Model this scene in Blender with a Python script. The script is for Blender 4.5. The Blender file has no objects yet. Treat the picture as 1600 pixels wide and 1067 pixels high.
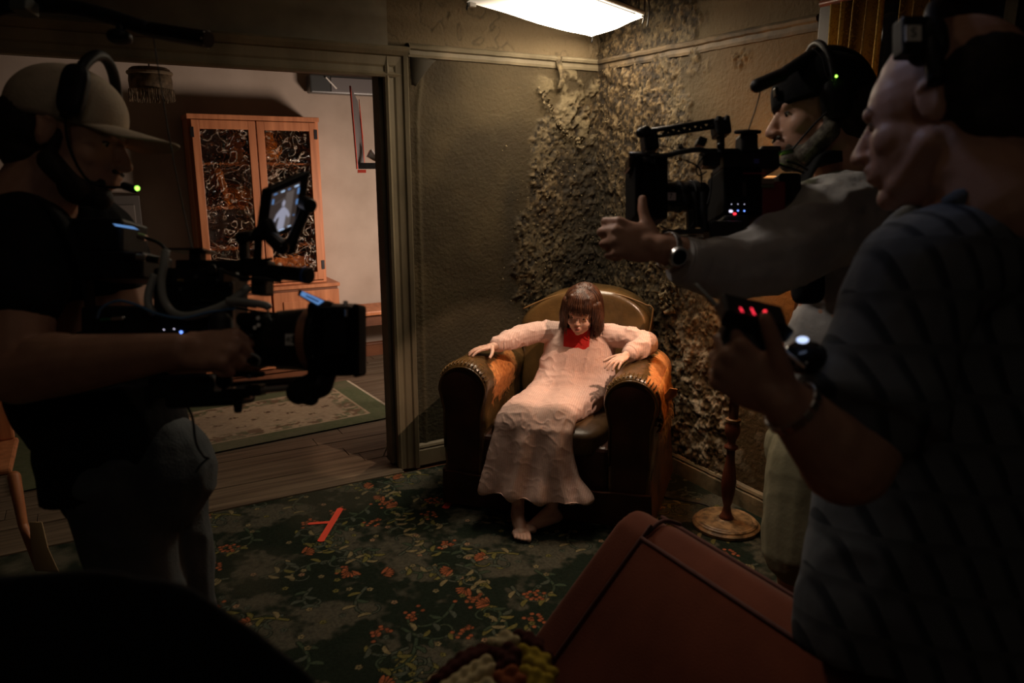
import bpy, math, random
import numpy as np
from mathutils import Vector, noise as mnoise
random.seed(7); rng = np.random.default_rng(7)
SC = bpy.context.scene; COL = SC.collection
# ---------------------------------------------------------------- camera
FOC = 1163.0; TH = math.atan(271/1163.0); YAW = math.radians(29.5); CAMH = 1.6
FW = np.array([math.sin(YAW)*math.cos(TH), math.cos(YAW)*math.cos(TH), -math.sin(TH)])
RT = np.array([math.cos(YAW), -math.sin(YAW), 0.0]); UP = np.cross(RT, FW)
CAM = np.array([0, 0, CAMH])
cd = bpy.data.cameras.new('camera'); cam = bpy.data.objects.new('camera', cd); COL.objects.link(cam)
cam.location = CAM; cam.rotation_euler = (math.pi/2-TH, 0, -YAW)
cd.sensor_width = 36; cd.lens = FOC*36/1600; cd.clip_start = .02
cd.dof.use_dof = True; cd.dof.focus_distance = 3.3; cd.dof.aperture_fstop = 3.6
SC.camera = cam
# ---------------------------------------------------------------- world, lights, exposure
w = bpy.data.worlds.new('night'); SC.world = w; w.use_nodes = True
w.node_tree.nodes['Background'].inputs[0].default_value = (.5, .55, .7, 1)
w.node_tree.nodes['Background'].inputs[1].default_value = .003
SC.view_settings.view_transform = 'Standard'; SC.view_settings.look = 'None'
SC.view_settings.exposure = 0.0; SC.view_settings.gamma = 1; SC.view_settings.use_curve_mapping = False
def V3(a): return Vector((float(a[0]), float(a[1]), float(a[2])))
def area(name, loc, target, size, power, col, spread=180, sy=None):
    l = bpy.data.lights.new(name, 'AREA'); l.energy = power; l.color = col; l.size = size; l.spread = math.radians(spread)
    if sy: l.shape = 'RECTANGLE'; l.size_y = sy
    o = bpy.data.objects.new(name, l); COL.objects.link(o); o.location = loc
    o.rotation_euler = (V3(target)-V3(loc)).to_track_quat('-Z', 'Y').to_euler(); return o
# film lamp of the next room, behind the dividing wall
area('next_room_lamp', (2.55, 4.4, 1.15), (1.3, 6.0, 1.0), .45, 22.0, (1, .76, .61), 150)
# added soft fills with no fixture behind them, and a cool monitor glow
area('room_top_fill', (1.25, 2.35, 2.7), (1.0, 1.9, 0), .6, 2.2, (1, .80, .60), 150)  # added overhead fill, stands in for ceiling bounce
area('crew_fill', (.40, 1.15, 2.72), (.45, 1.2, 0), .3, .27, (1, .76, .58), 140)  # added fill for the left operator's arm and rig
area('camera_side_fill', (-.35, -.75, 2.45), (.5, 1.6, 1.2), .35, .28, (1, .80, .64), 130)  # added weak fill behind the camera for surfaces facing it
s2 = bpy.data.lights.new('side_spot', 'SPOT'); s2.energy = 21; s2.color = (1, .88, .78); s2.spot_size = math.radians(36); s2.spot_blend = .5; s2.shadow_soft_size = .10  # added spot that brightens the right operator's sleeve and face
s2o = bpy.data.objects.new('side_spot', s2); COL.objects.link(s2o); s2o.location = (.60, 2.0, 2.6); s2o.rotation_euler = (V3((1.22, 1.15, 1.42))-s2o.location).to_track_quat('-Z', 'Y').to_euler()
area('monitor_glow', (.80, 1.10, 2.12), (1.0, .68, 1.72), .10, .035, (.50, .62, 1), 50)
# warm key: lamp head on the right side wall pointed at the seated girl
sp = bpy.data.lights.new('key_lamp', 'SPOT'); sp.energy = 165; sp.color = (1, .66, .46); sp.spot_size = math.radians(28)
sp.spot_blend = .25; sp.shadow_soft_size = .006
so = bpy.data.objects.new('key_lamp', sp); COL.objects.link(so); so.location = (2.20, 1.50, 2.70)
so.rotation_euler = (V3((1.90, 2.93, .74))-so.location).to_track_quat('-Z', 'Y').to_euler()

# ================================================================ helpers
def ray(px, py): return FW+RT*(px-800)/FOC+UP*(533.5-py)/FOC
def P(px, py, d): return CAM+ray(px, py)*d          # pixel + depth -> world point
def L(px, d): return px*d/FOC                       # pixel length at depth -> metres
def nrm(a): a = np.array(a, float); return a/(np.linalg.norm(a)+1e-12)
CO = np.array([1.685, 2.70, 0]); CR = np.array([.683, -.73, 0]); CB = np.array([.73, .683, 0])
def W(u, v, z): return CO+CR*u+CB*v+np.array([0, 0, z])     # armchair frame: right, back, up
CAX = np.array([CR, CB, [0, 0, 1.]])
EYE = np.eye(3)
CX = np.array([RT, FW, UP])                         # axes of hand-held gear (roughly level)

class MB:
    def __init__(s): s.v = []; s.f = []; s.n = 0; s.uv = None
    def add(s, v, f):
        v = np.asarray(v, float).reshape(-1, 3); s.v.append(v); n = s.n
        s.f.extend([tuple(i+n for i in q) for q in f]); s.n += len(v); return s
    def box(s, c, h, ax=EYE):
        c = np.array(c, float); h = np.array(h, float)
        sg = np.array([[-1,-1,-1],[1,-1,-1],[1,1,-1],[-1,1,-1],[-1,-1,1],[1,-1,1],[1,1,1],[-1,1,1]])*h
        v = c+sg@np.array(ax)
        f = [(0,3,2,1),(4,5,6,7),(0,1,5,4),(1,2,6,5),(2,3,7,6),(3,0,4,7)]
        if np.linalg.det(np.array(ax)) < 0: f = [q[::-1] for q in f]
        return s.add(v, f)
    def b2(s, lo, hi):
        lo = np.array(lo, float); hi = np.array(hi, float); return s.box((lo+hi)/2, (hi-lo)/2)
    def pbox(s, x0, y0, x1, y1, d, th, roll=0):      # box seen between two pixel corners, front face at depth d
        c = P((x0+x1)/2, (y0+y1)/2, d+th/2); ax = CX
        if roll:
            a = math.radians(roll); ax = np.array([RT*math.cos(a)+UP*math.sin(a), FW, -RT*math.sin(a)+UP*math.cos(a)])
        return s.box(c, (L(abs(x1-x0), d)/2, th/2, L(abs(y1-y0), d)/2), ax)
    def cyl(s, p0, p1, r0, r1=None, n=20, cap=True):
        r1 = r0 if r1 is None else r1; p0 = np.array(p0, float); p1 = np.array(p1, float)
        d = nrm(p1-p0); a = nrm(np.cross(d, [0, 0, 1.] if abs(d[2]) < .9 else [1., 0, 0])); b = np.cross(d, a)
        t = np.linspace(0, 2*math.pi, n, endpoint=False)
        ring = np.cos(t)[:, None]*a+np.sin(t)[:, None]*b
        v = np.vstack([p0+ring*r0, p1+ring*r1])
        f = [(i, (i+1) % n, n+(i+1) % n, n+i) for i in range(n)]
        if cap: f += [tuple(range(n))[::-1], tuple(range(n, 2*n))]
        return s.add(v, f)
    def tube(s, pts, r, n=8, sub=4):
        pts = np.array(pts, float)
        if sub > 1 and len(pts) > 2: pts = spline(pts, sub)
        m = len(pts); rr = np.interp(np.linspace(0, 1, m), np.linspace(0, 1, np.size(r)), np.atleast_1d(r))
        T = np.gradient(pts, axis=0); T /= np.linalg.norm(T, axis=1)[:, None]+1e-12
        a = nrm(np.cross(T[0], [0, 0, 1.] if abs(T[0][2]) < .9 else [1., 0, 0]))
        t = np.linspace(0, 2*math.pi, n, endpoint=False); V = []
        for i in range(m):
            a = nrm(a-T[i]*(a@T[i])); b = np.cross(T[i], a)
            V.append(pts[i]+(np.cos(t)[:, None]*a+np.sin(t)[:, None]*b)*rr[i])
        f = []
        for j in range(m-1): f += [(j*n+i, j*n+(i+1) % n, (j+1)*n+(i+1) % n, (j+1)*n+i) for i in range(n)]
        f += [tuple(range(n))[::-1], tuple(range((m-1)*n, m*n))]
        return s.add(np.vstack(V), f)
    def ell(s, c, r, ax=EYE, n=20, m=12):
        r = np.ones(3)*r; v = [[0, 0, -1]]
        for j in range(1, m):
            p = math.pi*j/m
            for i in range(n):
                t = 2*math.pi*i/n; v.append([math.sin(p)*math.cos(t), math.sin(p)*math.sin(t), -math.cos(p)])
        v.append([0, 0, 1]); v = (np.array(v)*r)@np.array(ax)+np.array(c)
        f = [(0, 1+(i+1) % n, 1+i) for i in range(n)]
        for j in range(m-2):
            o = 1+j*n; f += [(o+i, o+(i+1) % n, o+n+(i+1) % n, o+n+i) for i in range(n)]
        e = len(v)-1; o = e-n; f += [(e, o+i, o+(i+1) % n) for i in range(n)]
        if np.linalg.det(np.array(ax)) < 0: f = [q[::-1] for q in f]
        return s.add(v, f)
    def cap(s, p0, p1, r0, r1=None, n=16):           # tapered capsule
        r1 = r0 if r1 is None else r1; p0 = np.array(p0, float); p1 = np.array(p1, float)
        d = nrm(p1-p0); a = nrm(np.cross(d, [0, 0, 1.] if abs(d[2]) < .9 else [1., 0, 0])); b = np.cross(d, a)
        t = np.linspace(0, 2*math.pi, n, endpoint=False); ring = np.cos(t)[:, None]*a+np.sin(t)[:, None]*b
        V = [p0[None]-d*r0]
        for k in range(1, 5): q = k*math.pi/8; V.append(p0-d*r0*math.cos(q)+ring*r0*math.sin(q))
        for k in range(0, 4): q = k*math.pi/8; V.append(p1+d*r1*math.sin(q)+ring*r1*math.cos(q))
        V.append(p1[None]+d*r1); m = 8
        f = [(0, 1+(i+1) % n, 1+i) for i in range(n)]
        for j in range(m-1):
            o = 1+j*n; f += [(o+i, o+(i+1) % n, o+n+(i+1) % n, o+n+i) for i in range(n)]
        e = 1+m*n; o = e-n; f += [(e, o+i, o+(i+1) % n) for i in range(n)]
        return s.add(np.vstack(V), f)
    def chain(s, pts, rs):
        for i in range(len(pts)-1): s.cap(pts[i], pts[i+1], rs[i], rs[i+1])
        return s
    def lathe(s, prof, o, n=32, ax=EYE):
        t = np.linspace(0, 2*math.pi, n, endpoint=False); V = []
        for r, z in prof: V.append(np.stack([np.cos(t)*r, np.sin(t)*r, np.full(n, z)], 1))
        m = len(prof); f = []
        for j in range(m-1): f += [(j*n+i, j*n+(i+1) % n, (j+1)*n+(i+1) % n, (j+1)*n+i) for i in range(n)]
        f += [tuple(range(n))[::-1], tuple(range((m-1)*n, m*n))]
        return s.add(np.vstack(V)@np.array(ax)+np.array(o), f)
    def loft(s, rings):                              # closed rings of equal length
        n = len(rings[0]); m = len(rings); f = []
        for j in range(m-1): f += [(j*n+i, j*n+(i+1) % n, (j+1)*n+(i+1) % n, (j+1)*n+i) for i in range(n)]
        f += [tuple(range(n))[::-1], tuple(range((m-1)*n, m*n))]
        return s.add(np.vstack(rings), f)
    def prism(s, poly, off):                         # flat polygon (world points) thickened by off
        poly = np.array(poly, float); n = len(poly); off = np.array(off, float)
        v = np.vstack([poly, poly+off]); f = [tuple(range(n))[::-1], tuple(range(n, 2*n))]
        f += [(i, (i+1) % n, n+(i+1) % n, n+i) for i in range(n)]
        return s.add(v, f)
    def mesh(s, name, origin):
        me = bpy.data.meshes.new(name); v = np.vstack(s.v)-np.array(origin, float)
        me.from_pydata(v.tolist(), [], s.f); me.update(); return me

def spline(p, k):
    out = []; n = len(p)
    for i in range(n-1):
        a, b, c, d = p[max(i-1, 0)], p[i], p[i+1], p[min(i+2, n-1)]
        for t in np.linspace(0, 1, k, endpoint=False):
            out.append(.5*((2*b)+(c-a)*t+(2*a-5*b+4*c-d)*t*t+(3*b-a-3*c+d)*t**3))
    out.append(p[-1]); return np.array(out)
def org(par):
    o = np.zeros(3)
    while par is not None: o = o+np.array(par.location); par = par.parent
    return o
def put(name, me, mat, par=None, smooth=True, bevel=0, loc=None):
    o = bpy.data.objects.new(name, me); COL.objects.link(o)
    if mat is not None: me.materials.append(mat)
    if par is not None: o.parent = par
    if loc is not None: o.location = loc
    if len(me.polygons): me.polygons.foreach_set('use_smooth', [smooth]*len(me.polygons))
    if bevel:
        b = o.modifiers.new('bevel', 'BEVEL'); b.width = bevel; b.segments = 2; b.limit_method = 'ANGLE'; b.angle_limit = .6
        b.harden_normals = False
    return o
def part(name, mb, mat, par, smooth=False, bevel=0, label=None):
    o = put(name, mb.mesh(name, org(par)), mat, par, smooth, bevel)
    if label: o['label'] = label
    return o
def tag(o, label, cat, group=None, kind=None):
    o['label'] = label; o['category'] = cat
    if group: o['group'] = group
    if kind: o['kind'] = kind
    return o
def thing(name, loc, label, cat, group=None):
    o = bpy.data.objects.new(name, None); COL.objects.link(o); o.location = V3(loc); o.empty_display_size = .05
    return tag(o, label, cat, group)
def one(name, mb, mat, loc, label, cat, smooth=False, bevel=0, group=None):     # a thing that is one mesh
    o = put(name, mb.mesh(name, loc), mat, None, smooth, bevel, V3(loc)); return tag(o, label, cat, group)
def struct(name, mb, mat, par=None, smooth=False, bevel=0):
    o = put(name, mb.mesh(name, org(par)), mat, par, smooth, bevel)
    if par is None: o['kind'] = 'structure'
    return o
def fuse(name, mb, mat, par, voxel=.004, smooth=4, fac=.5, fn=None, loc=None, label=None, keep=None):
    """union of overlapping closed shapes -> one continuous skin; fn(v, n) may displace it"""
    o0 = np.zeros(3) if loc is None and par is None else (np.array(loc) if loc is not None else org(par))
    me = mb.mesh('tmp', o0); t = bpy.data.objects.new('tmp', me); COL.objects.link(t)
    r = t.modifiers.new('r', 'REMESH'); r.mode = 'VOXEL'; r.voxel_size = voxel
    s = t.modifiers.new('s', 'SMOOTH'); s.factor = fac; s.iterations = smooth
    dg = bpy.context.evaluated_depsgraph_get(); dg.update()
    m2 = bpy.data.meshes.new_from_object(t.evaluated_get(dg)); bpy.data.objects.remove(t); bpy.data.meshes.remove(me)
    m2.name = name
    if fn is not None:
        n = len(m2.vertices); v = np.empty(n*3); m2.vertices.foreach_get('co', v); v = v.reshape(-1, 3)
        nn = np.empty(n*3); m2.vertices.foreach_get('normal', nn); nn = nn.reshape(-1, 3)
        v = fn(v+o0, nn)-o0; m2.vertices.foreach_set('co', v.ravel()); m2.update()
    o = put(name, m2, mat, par, True, 0, V3(loc) if loc is not None and par is None else None)
    if label: o['label'] = label
    return o
# ---- vectorised value noise
_T = rng.random((256, 256, ))
def vn2(x, y, seed=0):
    x = np.asarray(x)+seed*17.31; y = np.asarray(y)+seed*9.17
    xi = np.floor(x).astype(int); yi = np.floor(y).astype(int); xf = x-xi; yf = y-yi
    xf = xf*xf*(3-2*xf); yf = yf*yf*(3-2*yf); a = lambda i, j: _T[(xi+i) & 255, (yi+j) & 255]
    return (a(0,0)*(1-xf)+a(1,0)*xf)*(1-yf)+(a(0,1)*(1-xf)+a(1,1)*xf)*yf
def fb2(x, y, o=4, seed=0):
    s = 0; A = 1; t = 0
    for k in range(o): s = s+A*vn2(x*2**k, y*2**k, seed+k*3); t += A; A *= .5
    return s/t
def fb3(v, sc, o=3, seed=0):                        # cheap 3d noise out of three planes, -1..1
    v = v*sc
    return (fb2(v[:,0]+.3*v[:,2], v[:,1], o, seed)+fb2(v[:,1]+.3*v[:,0], v[:,2], o, seed+5)+fb2(v[:,2]+.3*v[:,1], v[:,0], o, seed+9)-1.5)*1.3
def sst(a, b, x): t = np.clip((x-a)/(b-a), 0, 1); return t*t*(3-2*t)
def wrinkle(amp=.006, sc=9, seed=1, ridge=True, stretch=(1, 1, 1)):
    st = np.array(stretch)
    def fn(v, n):
        a = fb3(v*st, sc, 2, seed)
        if ridge: a = 1-2.2*np.abs(a)-.4
        return v+n*(amp*a)[:, None]
    return fn
# ================================================================ materials
def mat(name, col=(.5,.5,.5), rough=.7, metal=0, emit=None, es=1, spec=.5, build=None, **kw):
    m = bpy.data.materials.new(name); m.use_nodes = True; nt = m.node_tree; b = nt.nodes['Principled BSDF']
    b.inputs['Base Color'].default_value = (*col, 1); b.inputs['Roughness'].default_value = rough
    b.inputs['Metallic'].default_value = metal; b.inputs['Specular IOR Level'].default_value = spec
    if emit is not None:
        b.inputs['Emission Color'].default_value = (*emit, 1); b.inputs['Emission Strength'].default_value = es
    for k, v in kw.items():
        b.inputs[k.replace('_', ' ')].default_value = v
    if build: build(nt, b)
    return m
def nd(nt, t, **kw):
    n = nt.nodes.new(t)
    for k, v in kw.items():
        if k in n.inputs.keys(): n.inputs[k].default_value = v
        else: setattr(n, k, v)
    return n
def noisy(c1, c2, scale=8, detail=6, bump=.2, bscale=60, dist=.003, lo=.35, hi=.65, coord='Object', stretch=None, vary_rough=None):
    def f(nt, b):
        tc = nd(nt, 'ShaderNodeTexCoord'); src = tc.outputs[coord]
        if stretch:
            mp = nd(nt, 'ShaderNodeMapping'); mp.inputs['Scale'].default_value = stretch; nt.links.new(src, mp.inputs[0]); src = mp.outputs[0]
        n = nd(nt, 'ShaderNodeTexNoise', Scale=scale, Detail=detail); nt.links.new(src, n.inputs['Vector'])
        r = nd(nt, 'ShaderNodeValToRGB'); r.color_ramp.elements[0].position = lo; r.color_ramp.elements[1].position = hi
        r.color_ramp.elements[0].color = (*c1, 1); r.color_ramp.elements[1].color = (*c2, 1)
        nt.links.new(n.outputs['Fac'], r.inputs[0]); nt.links.new(r.outputs[0], b.inputs['Base Color'])
        if bump:
            n2 = nd(nt, 'ShaderNodeTexNoise', Scale=bscale, Detail=4); nt.links.new(src, n2.inputs['Vector'])
            bp = nd(nt, 'ShaderNodeBump', Strength=bump, Distance=dist); nt.links.new(n2.outputs['Fac'], bp.inputs['Height'])
            nt.links.new(bp.outputs[0], b.inputs['Normal'])
    return f
def vcol(bump=.3, bscale=90, dist=.003, mul=None):
    def f(nt, b):
        a = nd(nt, 'ShaderNodeVertexColor'); a.layer_name = 'Col'
        nt.links.new(a.outputs['Color'], b.inputs['Base Color'])
        tc = nd(nt, 'ShaderNodeTexCoord'); n2 = nd(nt, 'ShaderNodeTexNoise', Scale=bscale, Detail=5); nt.links.new(tc.outputs['Object'], n2.inputs['Vector'])
        bp = nd(nt, 'ShaderNodeBump', Strength=bump, Distance=dist); nt.links.new(n2.outputs['Fac'], bp.inputs['Height'])
        nt.links.new(bp.outputs[0], b.inputs['Normal'])
    return f
def stripes(base, c2, axis, freq, width=.5, c3=None, scale=60, bump=.25, axis2=None, freq2=0):
    """woven cloth: stripes along a direction given by axis (in object space) + weave noise"""
    def f(nt, b):
        tc = nd(nt, 'ShaderNodeTexCoord')
        def wave(ax, fr, wd):
            dt = nd(nt, 'ShaderNodeVectorMath', operation='DOT_PRODUCT'); dt.inputs[1].default_value = tuple(ax)
            nt.links.new(tc.outputs['Object'], dt.inputs[0])
            m = nd(nt, 'ShaderNodeMath', operation='MULTIPLY'); m.inputs[1].default_value = fr; nt.links.new(dt.outputs['Value'], m.inputs[0])
            fr_ = nd(nt, 'ShaderNodeMath', operation='FRACT'); nt.links.new(m.outputs[0], fr_.inputs[0])
            g = nd(nt, 'ShaderNodeMapRange'); g.interpolation_type = 'SMOOTHSTEP'
            g.inputs[1].default_value = wd-.12; g.inputs[2].default_value = wd+.12; nt.links.new(fr_.outputs[0], g.inputs[0]); return g.outputs[0]
        mx = nd(nt, 'ShaderNodeMix', data_type='RGBA'); mx.inputs[6].default_value = (*base, 1); mx.inputs[7].default_value = (*c2, 1)
        nt.links.new(wave(axis, freq, width), mx.inputs[0]); out = mx.outputs[2]
        if axis2 is not None:
            mx2 = nd(nt, 'ShaderNodeMix', data_type='RGBA'); mx2.inputs[7].default_value = (*c3, 1); nt.links.new(out, mx2.inputs[6])
            nt.links.new(wave(axis2, freq2, .8), mx2.inputs[0]); out = mx2.outputs[2]
        elif c3 is not None:
            nz = nd(nt, 'ShaderNodeTexNoise', Scale=scale*3, Detail=1); nt.links.new(tc.outputs['Object'], nz.inputs['Vector'])
            rp = nd(nt, 'ShaderNodeValToRGB'); rp.color_ramp.elements[0].position = .56; rp.color_ramp.elements[1].position = .62; nt.links.new(nz.outputs['Fac'], rp.inputs[0])
            mx3 = nd(nt, 'ShaderNodeMix', data_type='RGBA'); mx3.inputs[7].default_value = (*c3, 1); nt.links.new(out, mx3.inputs[6]); nt.links.new(rp.outputs[0], mx3.inputs[0]); out = mx3.outputs[2]
        nt.links.new(out, b.inputs['Base Color'])
        n2 = nd(nt, 'ShaderNodeTexNoise', Scale=scale, Detail=4); nt.links.new(tc.outputs['Object'], n2.inputs['Vector'])
        bp = nd(nt, 'ShaderNodeBump', Strength=bump, Distance=.003); nt.links.new(n2.outputs['Fac'], bp.inputs['Height']); nt.links.new(bp.outputs[0], b.inputs['Normal'])
    return f
M = {}
M['black'] = mat('black_plastic', (.012,.012,.013), .5, spec=.22, build=noisy((.009,.009,.010), (.018,.018,.019), 30, bump=.1))
M['blackmetal'] = mat('black_metal', (.02,.02,.022), .3, .6)
M['dark'] = mat('dark_metal', (.06,.06,.065), .32, .9)
M['steel'] = mat('steel', (.72,.70,.66), .38, 1)
M['matte'] = mat('matte_black', (.006,.006,.006), .8, spec=.06)
M['rubber'] = mat('rubber', (.012,.012,.012), .6)
M['glassb'] = mat('lens_glass', (.01,.012,.02), .05, spec=1)
M['blackcloth'] = mat('black_cloth', (.01,.01,.011), .9, spec=.15, build=noisy((.008,.008,.009), (.014,.014,.015), 25, bump=.35, bscale=120))
M['wall'] = mat('damp_wallpaper', rough=.78, spec=.25, build=vcol(.8, 55, .006))
M['flake'] = mat('paint_flake', rough=.75, spec=.25, build=noisy((.035,.025,.012), (.17,.13,.07), 45, bump=.3))
M['trimpaint'] = mat('grimy_cream_paint', rough=.6, spec=.35, build=noisy((.095,.078,.046), (.215,.175,.11), 5, 8, .35, 35, .004, .3, .7, stretch=(1, 1, .35)))
M['jamb'] = mat('jamb_paint', rough=.6, build=noisy((.10,.085,.06), (.20,.17,.12), 5, 8, .3, 30))
M['ceil'] = mat('ceiling_plaster', rough=.9, build=noisy((.12,.10,.07), (.20,.17,.12), 4, 8, .4, 20))
M['plank'] = mat('worn_floorboard', rough=.6, build=noisy((.075,.052,.032), (.19,.145,.095), 5, 9, .35, 20, .003, .32, .68, stretch=(.4, 6, 6)))
M['farwall'] = mat('far_room_plaster', rough=.85, spec=.2, build=noisy((.40,.33,.27), (.52,.44,.37), 3, 9, .25, 25, .003, .3, .7))
M['carpet'] = mat('floral_carpet', rough=.95, spec=.1, build=vcol(.8, 260, .004))
M['rug'] = mat('woven_rug', rough=.95, spec=.1, build=vcol(.7, 220, .003))
M['pinewood'] = mat('orange_pine', rough=.45, spec=.4, build=noisy((.38,.135,.055), (.62,.25,.11), 4, 7, .2, 30, .002, .3, .7, stretch=(6, 6, .5)))
M['pinedark'] = mat('pine_shade', rough=.6, build=noisy((.11,.035,.012), (.20,.07,.025), 4, 6, .2, 30))
M['amber'] = mat('amber_glassware', (.65,.22,.03), .3)
M['skin'] = mat('skin', rough=.5, spec=.35, build=noisy((.50,.27,.18), (.60,.34,.23), 30, 5, .25, 130, .0012, .3, .7), Subsurface_Weight=.08, Subsurface_Scale=.01)
M['gskin'] = mat('girl_skin', rough=.5, spec=.3, build=noisy((.64,.40,.31), (.70,.45,.35), 14, 4, .05, 120, .001, .3, .7), Subsurface_Weight=.10, Subsurface_Scale=.01)
M['lip'] = mat('lip', (.50,.16,.14), .4)
M['hairbrown'] = mat('brown_hair', rough=.42, spec=.5, build=noisy((.035,.012,.006), (.10,.038,.017), 14, 4, .3, 60, .002, stretch=(4, 4, .6)))
M['hairdark'] = mat('dark_hair', rough=.7, build=noisy((.012,.008,.006), (.03,.02,.014), 60, 4, .8, 260, .003))
M['beardgrey'] = mat('greying_beard', rough=.8, build=noisy((.05,.035,.022), (.20,.18,.13), 60, 4, .8, 260, .003, .4, .75))
M['eyew'] = mat('eye', (.55,.5,.45), .2)
M['iris'] = mat('iris', (.02,.014,.01), .15)
M['leather'] = None
M['dress'] = mat('pink_cotton', rough=.85, spec=.2, build=stripes((.72,.53,.46), (.65,.43,.37), CR, 110, .55, (.58,.36,.31), 110, .15))
M['bib'] = mat('red_cotton', rough=.8, spec=.2, build=noisy((.50,.022,.020), (.60,.035,.03), 20, bump=.3, bscale=150))
M['linen'] = mat('grey_white_linen', rough=.85, spec=.2, build=noisy((.40,.38,.36), (.50,.475,.45), 12, bump=.5, bscale=60))
M['tanlinen'] = mat('tan_cap_cotton', rough=.85, build=noisy((.44,.36,.26), (.52,.43,.31), 30, bump=.3, bscale=200))
M['khaki'] = mat('khaki_cotton', rough=.85, build=noisy((.22,.19,.10), (.29,.25,.14), 12, bump=.4, bscale=70))
M['denim'] = mat('grey_blue_denim', rough=.9, build=noisy((.06,.075,.085), (.13,.15,.16), 7, bump=.5, bscale=180))
M['sofa'] = mat('rust_velour', rough=.9, spec=.15, build=noisy((.135,.032,.013), (.17,.042,.018), 10, 4, .3, 300, .002), Sheen_Weight=.15)
M['piping'] = mat('dark_piping', (.07,.016,.01), .9)
M['turned'] = mat('mahogany', rough=.32, spec=.5, build=noisy((.10,.028,.016), (.16,.05,.028), 8, 4, .1))
M['gilt'] = mat('worn_gilt_wood', rough=.5, build=noisy((.10,.055,.02), (.36,.22,.10), 26, 9, .6, 40, .003, .38, .62))
M['red'] = mat('red_tape', (.85,.075,.035), .6)
M['greyplate'] = mat('grey_board', (.16,.15,.15), .5)
M['cable_grey'] = mat('grey_cable', (.34,.36,.34), .45)
M['cable_blue'] = mat('blue_cable', (.10,.25,.5), .4)
M['white'] = mat('white_label', (.88,.86,.80), .6)
M['orange_tape'] = mat('tan_tape', (.42,.19,.10), .6)
M['redbody'] = mat('dark_red_panel', (.16,.01,.012), .45)
M['wicker'] = mat('wicker', rough=.8, build=noisy((.10,.07,.04), (.30,.22,.13), 30, bump=.5))
def emi(name, c, s): return mat(name, (.02,.02,.02), .4, emit=c, es=s)
M['led_green'] = emi('led_green', (.35,1,.08), 3.5); M['led_red'] = emi('led_red', (1,.03,.05), 2.2)
M['led_blue'] = emi('led_blue', (.15,.3,1), 2.2); M['led_white'] = emi('led_white', (.8,.75,1), 1.2)
M['scr_blue'] = emi('screen_blue', (.18,.40,.85), .55); M['scr_dim'] = emi('screen_dim', (.10,.07,.06), .35)
M['scr_fig'] = emi('screen_figure', (.55,.55,.70), .5); M['scr_wall'] = emi('screen_wall', (.30,.24,.22), .3)
M['muslin'] = emi('lit_muslin', (1,.82,.60), 16.0)
def musgrad(nt, b):                                  # the lamp inside sits towards the right end of the cloth
    tc = nd(nt, 'ShaderNodeTexCoord'); sx = nd(nt, 'ShaderNodeSeparateXYZ'); nt.links.new(tc.outputs['Object'], sx.inputs[0])
    mr = nd(nt, 'ShaderNodeMapRange'); mr.inputs[1].default_value = -.48; mr.inputs[2].default_value = .12; mr.inputs[3].default_value = .35; mr.inputs[4].default_value = 21.0
    mr.interpolation_type = 'SMOOTHSTEP'; nt.links.new(sx.outputs['X'], mr.inputs[0]); nt.links.new(mr.outputs[0], b.inputs['Emission Strength'])
musgrad(M['muslin'].node_tree, M['muslin'].node_tree.nodes['Principled BSDF'])
M['softfr'] = mat('silver_frame', (.35,.33,.3), .4, .3)
# ================================================================ the room
XR, YB, ZC = 2.61, 3.62, 2.78
def colmesh(name, X, Y, Z, C, material, par=None, kind='structure'):
    """grid of points (h x w arrays) with one colour per point"""
    h, wd = X.shape; me = bpy.data.meshes.new(name); n = h*wd
    idx = np.arange(n).reshape(h, wd); q = np.stack([idx[:-1,:-1], idx[:-1,1:], idx[1:,1:], idx[1:,:-1]], -1).reshape(-1, 4)
    me.vertices.add(n); me.vertices.foreach_set('co', np.stack([X, Y, Z], -1).ravel().astype(np.float32))
    me.loops.add(q.size); me.loops.foreach_set('vertex_index', q.ravel().astype(np.int32))
    me.polygons.add(len(q)); me.polygons.foreach_set('loop_start', (np.arange(len(q))*4).astype(np.int32))
    me.polygons.foreach_set('loop_total', np.full(len(q), 4, np.int32)) if False else None
    me.update(calc_edges=True); me.validate()
    at = me.color_attributes.new('Col', 'FLOAT_COLOR', 'POINT')
    c4 = np.concatenate([C.reshape(-1, 3), np.ones((n, 1))], 1).astype(np.float32); at.data.foreach_set('color', c4.ravel())
    o = put(name, me, material, par, True)
    if kind: o['kind'] = kind
    return o
def mixc(a, b, t): t = t[..., None]; return np.asarray(a)*(1-t)+np.asarray(b)*t
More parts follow.
